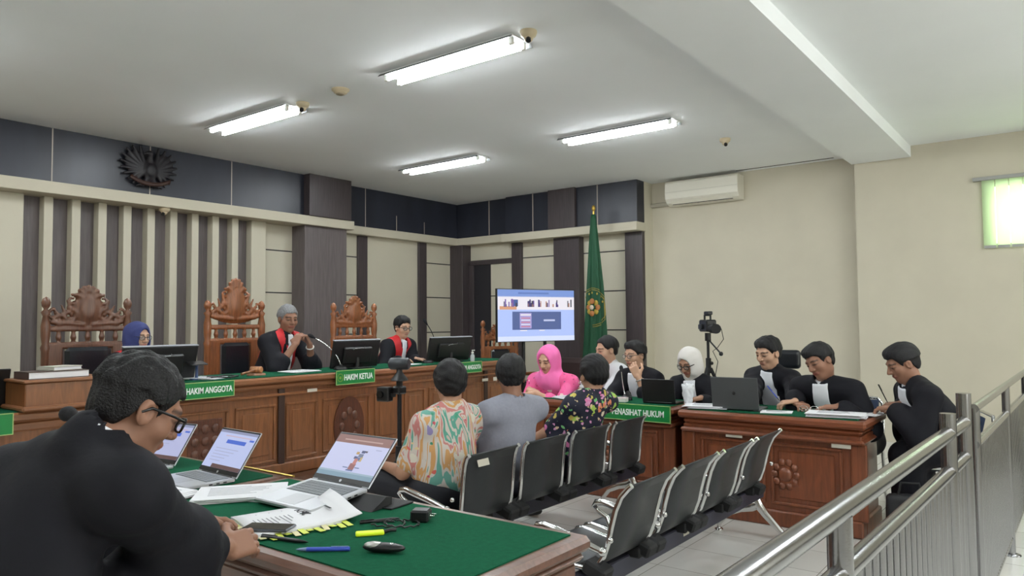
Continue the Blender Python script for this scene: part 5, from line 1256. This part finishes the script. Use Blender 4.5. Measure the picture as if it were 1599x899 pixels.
swivel_chair('black swivel chair with headrest behind the upright young lawyer', -2.03, 6.47, .15, 1.17)
visitor_chair('chrome and dark fabric chair under the lawyer at the table end', -.80, 5.90, -PI/2+.45, .76)
visitor_chair('blue fabric chair behind the lawyer with eyeglasses and microphone', -3.02, 6.30, .1, .80)
visitor_chair('blue fabric chair behind the lawyer in a white headscarf', -2.52, 6.32, 0, .80)
visitor_chair('blue fabric chair under the leaning lawyer', -1.48, 6.22, 0, .78)
visitor_chair('chair under the man in the white shirt', -3.50, 6.45, .2, .80)
visitor_chair('dark chair under the woman in pink', -3.98, 5.75, .0, .84, mat('chair_brown', (44, 30, 30), .6))
t = thing('sofa', 'dark brown low sofa back behind the woman in pink and beneath the television', 'sofa', (-5.50, 8.45, 0))
SB = mat('sofa_brown', (50, 34, 34), .5)
mb = MB(); mb.b2(-.5, .5, .18, .36, .1, .92, SB, .06); mb.build('backrest', t); mb = MB(); mb.b2(-.5, .5, -.40, .20, .1, .44, SB, .05); mb.build('seat', t)
for s_ in (-1, 1): mb = MB(); mb.b2(s_*.5-.08, s_*.5+.08, -.42, .36, .1, .62, SB, .04); mb.build('armrest', t)
t = thing('bag', 'black bag on the floor beside the lawyers table end', 'bag', (-.88, 5.30, 0), .3)
G = SDF((-.2, -.14, 0), (.2, .14, .40), .010); G.rbox((0, 0, .16), (.14, .07, .15), rad=.04, k=.02); G.wrinkle(.007, 25, 4); G.mesh('body', mat('bag_black', (24, 24, 28), .7), t)
mb = MB(); mb.tube([(-.07, 0, .30), (-.05, 0, .38), (.05, 0, .38), (.07, 0, .30)], .009, BLACKM, 8); mb.build('handle', t)
# ------------------------------------------------------------------ printed cloth
def mat_batik(name, base, cols, scale=7.0, blobs=None, bscale=16, thr=.32, distort=1.4):
    m, nt, b = newmat(name); N = nt.nodes; L = nt.links
    tc = N.new('ShaderNodeTexCoord'); mp = N.new('ShaderNodeMapping'); L.new(tc.outputs['Object'], mp.inputs[0]); mp.inputs['Scale'].default_value = (1.5, 1.5, .5); mp.inputs['Rotation'].default_value = (.5, .3, .4)
    cur = None
    nz = N.new('ShaderNodeTexNoise'); nz.inputs['Scale'].default_value = scale; nz.inputs['Detail'].default_value = 2.5; nz.inputs['Distortion'].default_value = distort; L.new(mp.outputs[0], nz.inputs[0])
    cr = N.new('ShaderNodeValToRGB'); cr.color_ramp.interpolation = 'CONSTANT'; els = cr.color_ramp.elements
    n = len(cols); els[0].position = 0; els[0].color = s2l(cols[0])
    els[1].position = .34; els[1].color = s2l(cols[1])
    for i in range(2, n): e = els.new(.34+.34*(i-1)/(n-1)); e.color = s2l(cols[i])
    L.new(nz.outputs[0], cr.inputs[0]); cur = cr.outputs[0]
    for k, (bs, th_, pal) in enumerate(blobs or []):
        vo = N.new('ShaderNodeTexVoronoi'); vo.inputs['Scale'].default_value = bs
        m2 = N.new('ShaderNodeMapping'); m2.inputs['Location'].default_value = (3.1*k, 1.7*k, .6); L.new(tc.outputs['Object'], m2.inputs[0])
        n3 = N.new('ShaderNodeTexNoise'); n3.inputs['Scale'].default_value = bs*1.3; L.new(m2.outputs[0], n3.inputs[0])
        va = N.new('ShaderNodeVectorMath'); va.operation = 'MULTIPLY_ADD'; va.inputs[1].default_value = (.9/bs,)*3; L.new(n3.outputs[1], va.inputs[0]); L.new(m2.outputs[0], va.inputs[2]); L.new(va.outputs[0], vo.inputs[0])
        lt_ = N.new('ShaderNodeMath'); lt_.operation = 'LESS_THAN'; lt_.inputs[1].default_value = th_; L.new(vo.outputs['Distance'], lt_.inputs[0])
        pr = N.new('ShaderNodeValToRGB'); pr.color_ramp.interpolation = 'CONSTANT'; pe = pr.color_ramp.elements; pe[0].color = s2l(pal[0]); pe[1].position = 1/len(pal); pe[1].color = s2l(pal[1 % len(pal)])
        for i in range(2, len(pal)): e = pe.new(i/len(pal)); e.color = s2l(pal[i])
        sp = N.new('ShaderNodeSeparateColor'); L.new(vo.outputs['Color'], sp.inputs[0]); L.new(sp.outputs[0], pr.inputs[0])
        mx = N.new('ShaderNodeMix'); mx.data_type = 'RGBA'; L.new(lt_.outputs[0], mx.inputs[0]); L.new(cur, mx.inputs[6]); L.new(pr.outputs[0], mx.inputs[7]); cur = mx.outputs[2]
    L.new(cur, b.inputs['Base Color']); b.inputs['Roughness'].default_value = .75; return m
BAT = mat_batik('batik_shirt', None, [(202, 186, 176), (92, 160, 142), (208, 198, 190), (198, 128, 124), (210, 200, 192), (206, 156, 100), (206, 198, 190), (104, 164, 150)], 5.0, [(8, .22, [(196, 72, 88), (220, 214, 200), (220, 214, 200), (150, 140, 190)]), (15, .17, [(212, 100, 90), (70, 150, 120), (222, 200, 150), (200, 90, 100)])])
NAVY = mat_batik('navy_floral', None, [(20, 22, 44), (22, 24, 46), (20, 22, 44)], 6, [(15, .40, [(214, 120, 170), (170, 200, 90), (20, 22, 44), (222, 140, 100), (226, 214, 190), (200, 180, 90)]), (30, .36, [(226, 200, 160), (20, 22, 44), (120, 190, 120), (214, 150, 190), (20, 22, 44)])])
PINK = mat_batik('pink_print', None, [(236, 96, 156), (238, 104, 160), (234, 92, 150)], 5, [(13, .34, [(238, 218, 206), (236, 96, 156), (232, 200, 190)]), (24, .2, [(120, 70, 110), (236, 96, 156), (160, 60, 90)])])
GREYS = mat('grey_shirt', (146, 148, 162), .8, bump=.15, bscale=50, var=.05, vscale=60)
WSH = mat('white_shirt', (224, 226, 230), .75, bump=.1, bscale=50)
watch_m = mat('watch_silver', (180, 180, 176), .3, metal=.8); bracelet_w = mat('bracelet_white', (230, 230, 224), .4)

# ------------------------------------------------------------------ people
Hd = lambda w_, **k: dict(w=w_, **k)
# foreground prosecutor
person('man in a black robe with thick black eyeglasses bent over papers in the foreground', (-1.655, .80, 1.235), 14, (-1.70, .34, .54),
       [Hd((-2.06, 1.13, .835), d=(.25, .9, .0), n=(.7, -.1, -.7), curl=.45), Hd((-1.765, 1.085, .845), d=(-.22, .95, -.04), n=(-.75, -.2, -.6), curl=.50)], haz=-6, hp=28, neck=(.10, .055), s=1.0, hs=.96, skin='tan', fine=.0042, coarse=.012, cloth_h=.0095, glasses='thick',
       hair='fade', seed=3, elbow_out=(.8, -.1), sh=.165, belly=1.1, hh=.004, arms_h=.62, drape=True, shoulder_up=-.03, back=.9, cuff=.048)
# seated men in the waiting chairs
person('man in a colourful batik shirt seated in the waiting chairs, seen from behind', (-2.88, 3.18, 1.065), 84, (-2.86, 3.08, .48),
       [Hd((-3.20, 2.98, .60), d=(-.9, .35, -.1), curl=.5), Hd((-3.16, 3.16, .57), d=(-.9, -.3, -.1), curl=.5)], haz=50, hp=8, s=1.02, hair='full', outfit='shirt', matcloth=BAT, seed=5, cloth_h=.009, skin='mid', belly=1.15, sh=.20, hs=1.06, elbow_out=(.5, .3), fine=.005)
person('man in a plain grey shirt seated between two men, seen from behind', (-2.77, 3.61, 1.085), 80, (-2.85, 3.60, .48),
       [Hd((-3.22, 3.42, .56)), Hd((-3.22, 3.75, .56))], haz=42, hp=14, s=1.04, hair='full', outfit='shirt', matcloth=GREYS, seed=8, belly=1.2, sh=.20, trousers=(120, 124, 140), skin='tan')
person('man in a navy floral shirt seated in the waiting chairs, seen from behind', (-2.66, 4.40, 1.05), 80, (-2.84, 4.26, .48),
       [Hd((-3.12, 4.16, .56)), Hd((-3.15, 4.42, .56))], haz=62, hp=4, s=1.0, hair='full', outfit='shirt', matcloth=NAVY, seed=9, belly=1.1, sh=.185, skin='mid', hs=1.08, elbow_out=(.2, .3))
# judges
person('judge with a blue headscarf and eyeglasses behind the near monitor', (-5.85, 2.83, 1.33), -82, (-6.08, 2.80, .74), [Hd((-5.65, 2.98, 1.04), hide=False), Hd((-5.65, 2.6, 1.04))], haz=-78, hp=6, skin='light', hair=None,
       scarf=dict(col=(48, 56, 108), drape=.05), glasses='thin', extras=('yoke', 'bef'), floor=.2, seed=11, gender='f', s=.96, knees=[(-5.72, 2.95, .72), (-5.72, 2.7, .72)])
person('grey-haired judge holding clasped hands to his mouth', (-5.80, 4.18, 1.47), -84, (-6.06, 4.08, .74), [Hd((-5.57, 4.25, 1.235), d=(-.1, -.45, .9), n=(-.3, -1, -.2), curl=1.0), Hd((-5.57, 4.09, 1.235), d=(-.1, .45, .9), n=(-.3, 1, -.2), curl=1.0)],
       haz=-100, hp=10, skin='tan', hair='crop', haircol=(128, 128, 130), extras=('yoke', 'bef'), floor=.2, seed=12, s=1.06, elbow_out=(.5, .5), knees=[(-5.70, 4.28, .72), (-5.70, 4.05, .72)], arms_h=.30, watch=(0, bracelet_w, False))
person('judge with dark eyeglasses resting a hand on the bench at the far end', (-5.82, 5.66, 1.375), -88, (-6.08, 5.55, .72), [Hd((-5.58, 5.62, 1.045), d=(.2, .95, -.1), curl=.5), Hd((-5.56, 5.40, 1.045), d=(.3, .9, -.1), curl=.5)],
       haz=-96, hp=10, skin='light', hair='short', glasses='thick', extras=('yoke', 'bef'), floor=.2, seed=13, s=1.0, knees=[(-5.72, 5.68, .72), (-5.72, 5.45, .72)], watch=(0, watch_m, True))
# defence side
person('woman in a pink headscarf and pink blouse looking down with folded arms', (-3.86, 5.60, 1.075), 182, (-3.90, 5.86, .52), [Hd((-3.80, 5.30, .80), d=(-.9, -.1, -.1), curl=.4), Hd((-3.92, 5.38, .82), d=(.8, -.4, -.1), curl=.4)],
       haz=176, hp=20, hroll=4, skin='light', hair=None, scarf=dict(col=(246, 120, 186), drape=.08, open=1.15), outfit='blouse', matcloth=PINK, seed=14, gender='f', s=1.06, belly=1.15, sh=.185, elbow_out=(.9, .6), trousers=(60, 40, 60))
person('man in a white shirt with receding black hair behind the flag side of the table', (-3.56, 6.14, 1.15), 150, (-3.46, 6.40, .52), [Hd((-3.66, 5.80, .81)), Hd((-3.95, 5.95, .81))], haz=148, hp=10, skin='light', hair='receding', outfit='longshirt', matcloth=WSH, seed=15, s=1.04, hs=1.05)
person('lawyer with eyeglasses speaking with one hand raised to his mouth', (-3.17, 5.97, 1.115), 166, (-3.05, 6.24, .52), [Hd((-3.02, 5.74, .945), d=(-.45, -.15, .9), n=(-.3, .9, .1), curl=.9), Hd((-3.30, 5.62, .80), d=(.3, -.8, -.1))],
       haz=160, hp=6, skin='light', hair='thick', glasses='metal', extras=('bef_wide',), seed=16, s=1.05, elbow_out=(.3, .5), arms_h=.45, watch=(0, watch_m, False))
person('lawyer in a white headscarf and eyeglasses reading downwards', (-2.63, 5.93, 1.065), 174, (-2.56, 6.22, .52), [Hd((-2.42, 5.66, .80), d=(-.6, -.7, -.1)), Hd((-2.78, 5.68, .80), d=(.5, -.7, -.1))],
       haz=166, hp=24, skin='mid', hair=None, scarf=dict(col=(226, 222, 218), drape=.0), glasses='thick', extras=('bef_wide',), seed=17, gender='f', s=1.04)
person('upright young lawyer with a wristwatch writing behind the grey laptop', (-2.03, 6.13, 1.148), 162, (-2.02, 6.40, .53), [Hd((-1.66, 5.58, .83), d=(-.85, -.45, -.15), curl=.9, pinch=True), Hd((-2.00, 5.60, .85), d=(.05, -.95, -.25), curl=.5)],
       haz=156, hp=14, skin='light', hair='short', extras=('bef_wide',), seed=18, s=1.05, watch=(1, watch_m, True), hs=1.05)
person('lawyer leaning far over the table with his forearm across the papers', (-1.500, 5.66, 1.118), 172, (-1.38, 6.04, .52), [Hd((-1.34, 5.50, .815), d=(-.95, -.15, -.05), curl=.35), Hd((-1.66, 5.60, .815), d=(.6, -.7, -.1), curl=.6)],
       haz=150, hp=22, hroll=-14, skin='tan', hair='thick', extras=('bef_wide',), seed=19, s=1.08, elbow_out=(.7, .3), sh=.18)
person('lawyer seated at the right table end bowing over his writing hands', (-.965, 5.70, 1.115), 118, (-.66, 5.96, .54), [Hd((-1.00, 5.54, .825), d=(-.9, .2, -.1), curl=.6), Hd((-.99, 5.76, .835), d=(-.9, -.35, -.1), curl=.9, pinch=True)],
       haz=120, hp=24, skin='tan', hair='short', extras=('bef_wide',), seed=20, s=1.10, sh=.19, knees=[(-.95, 5.58, .50), (-.93, 5.84, .50)], elbow_out=(.5, .5))
pen('pen upright in the hand of the lawyer at the right table end', (-1.10, 5.70, .90), .3, BLACK, BLACK, .14, .004, tz=1.15, group=None)
pen('pen in the writing hand of the upright young lawyer', (-1.80, 5.52, .88), .2, BLUE, BLACK, .14, .004, tz=.9)
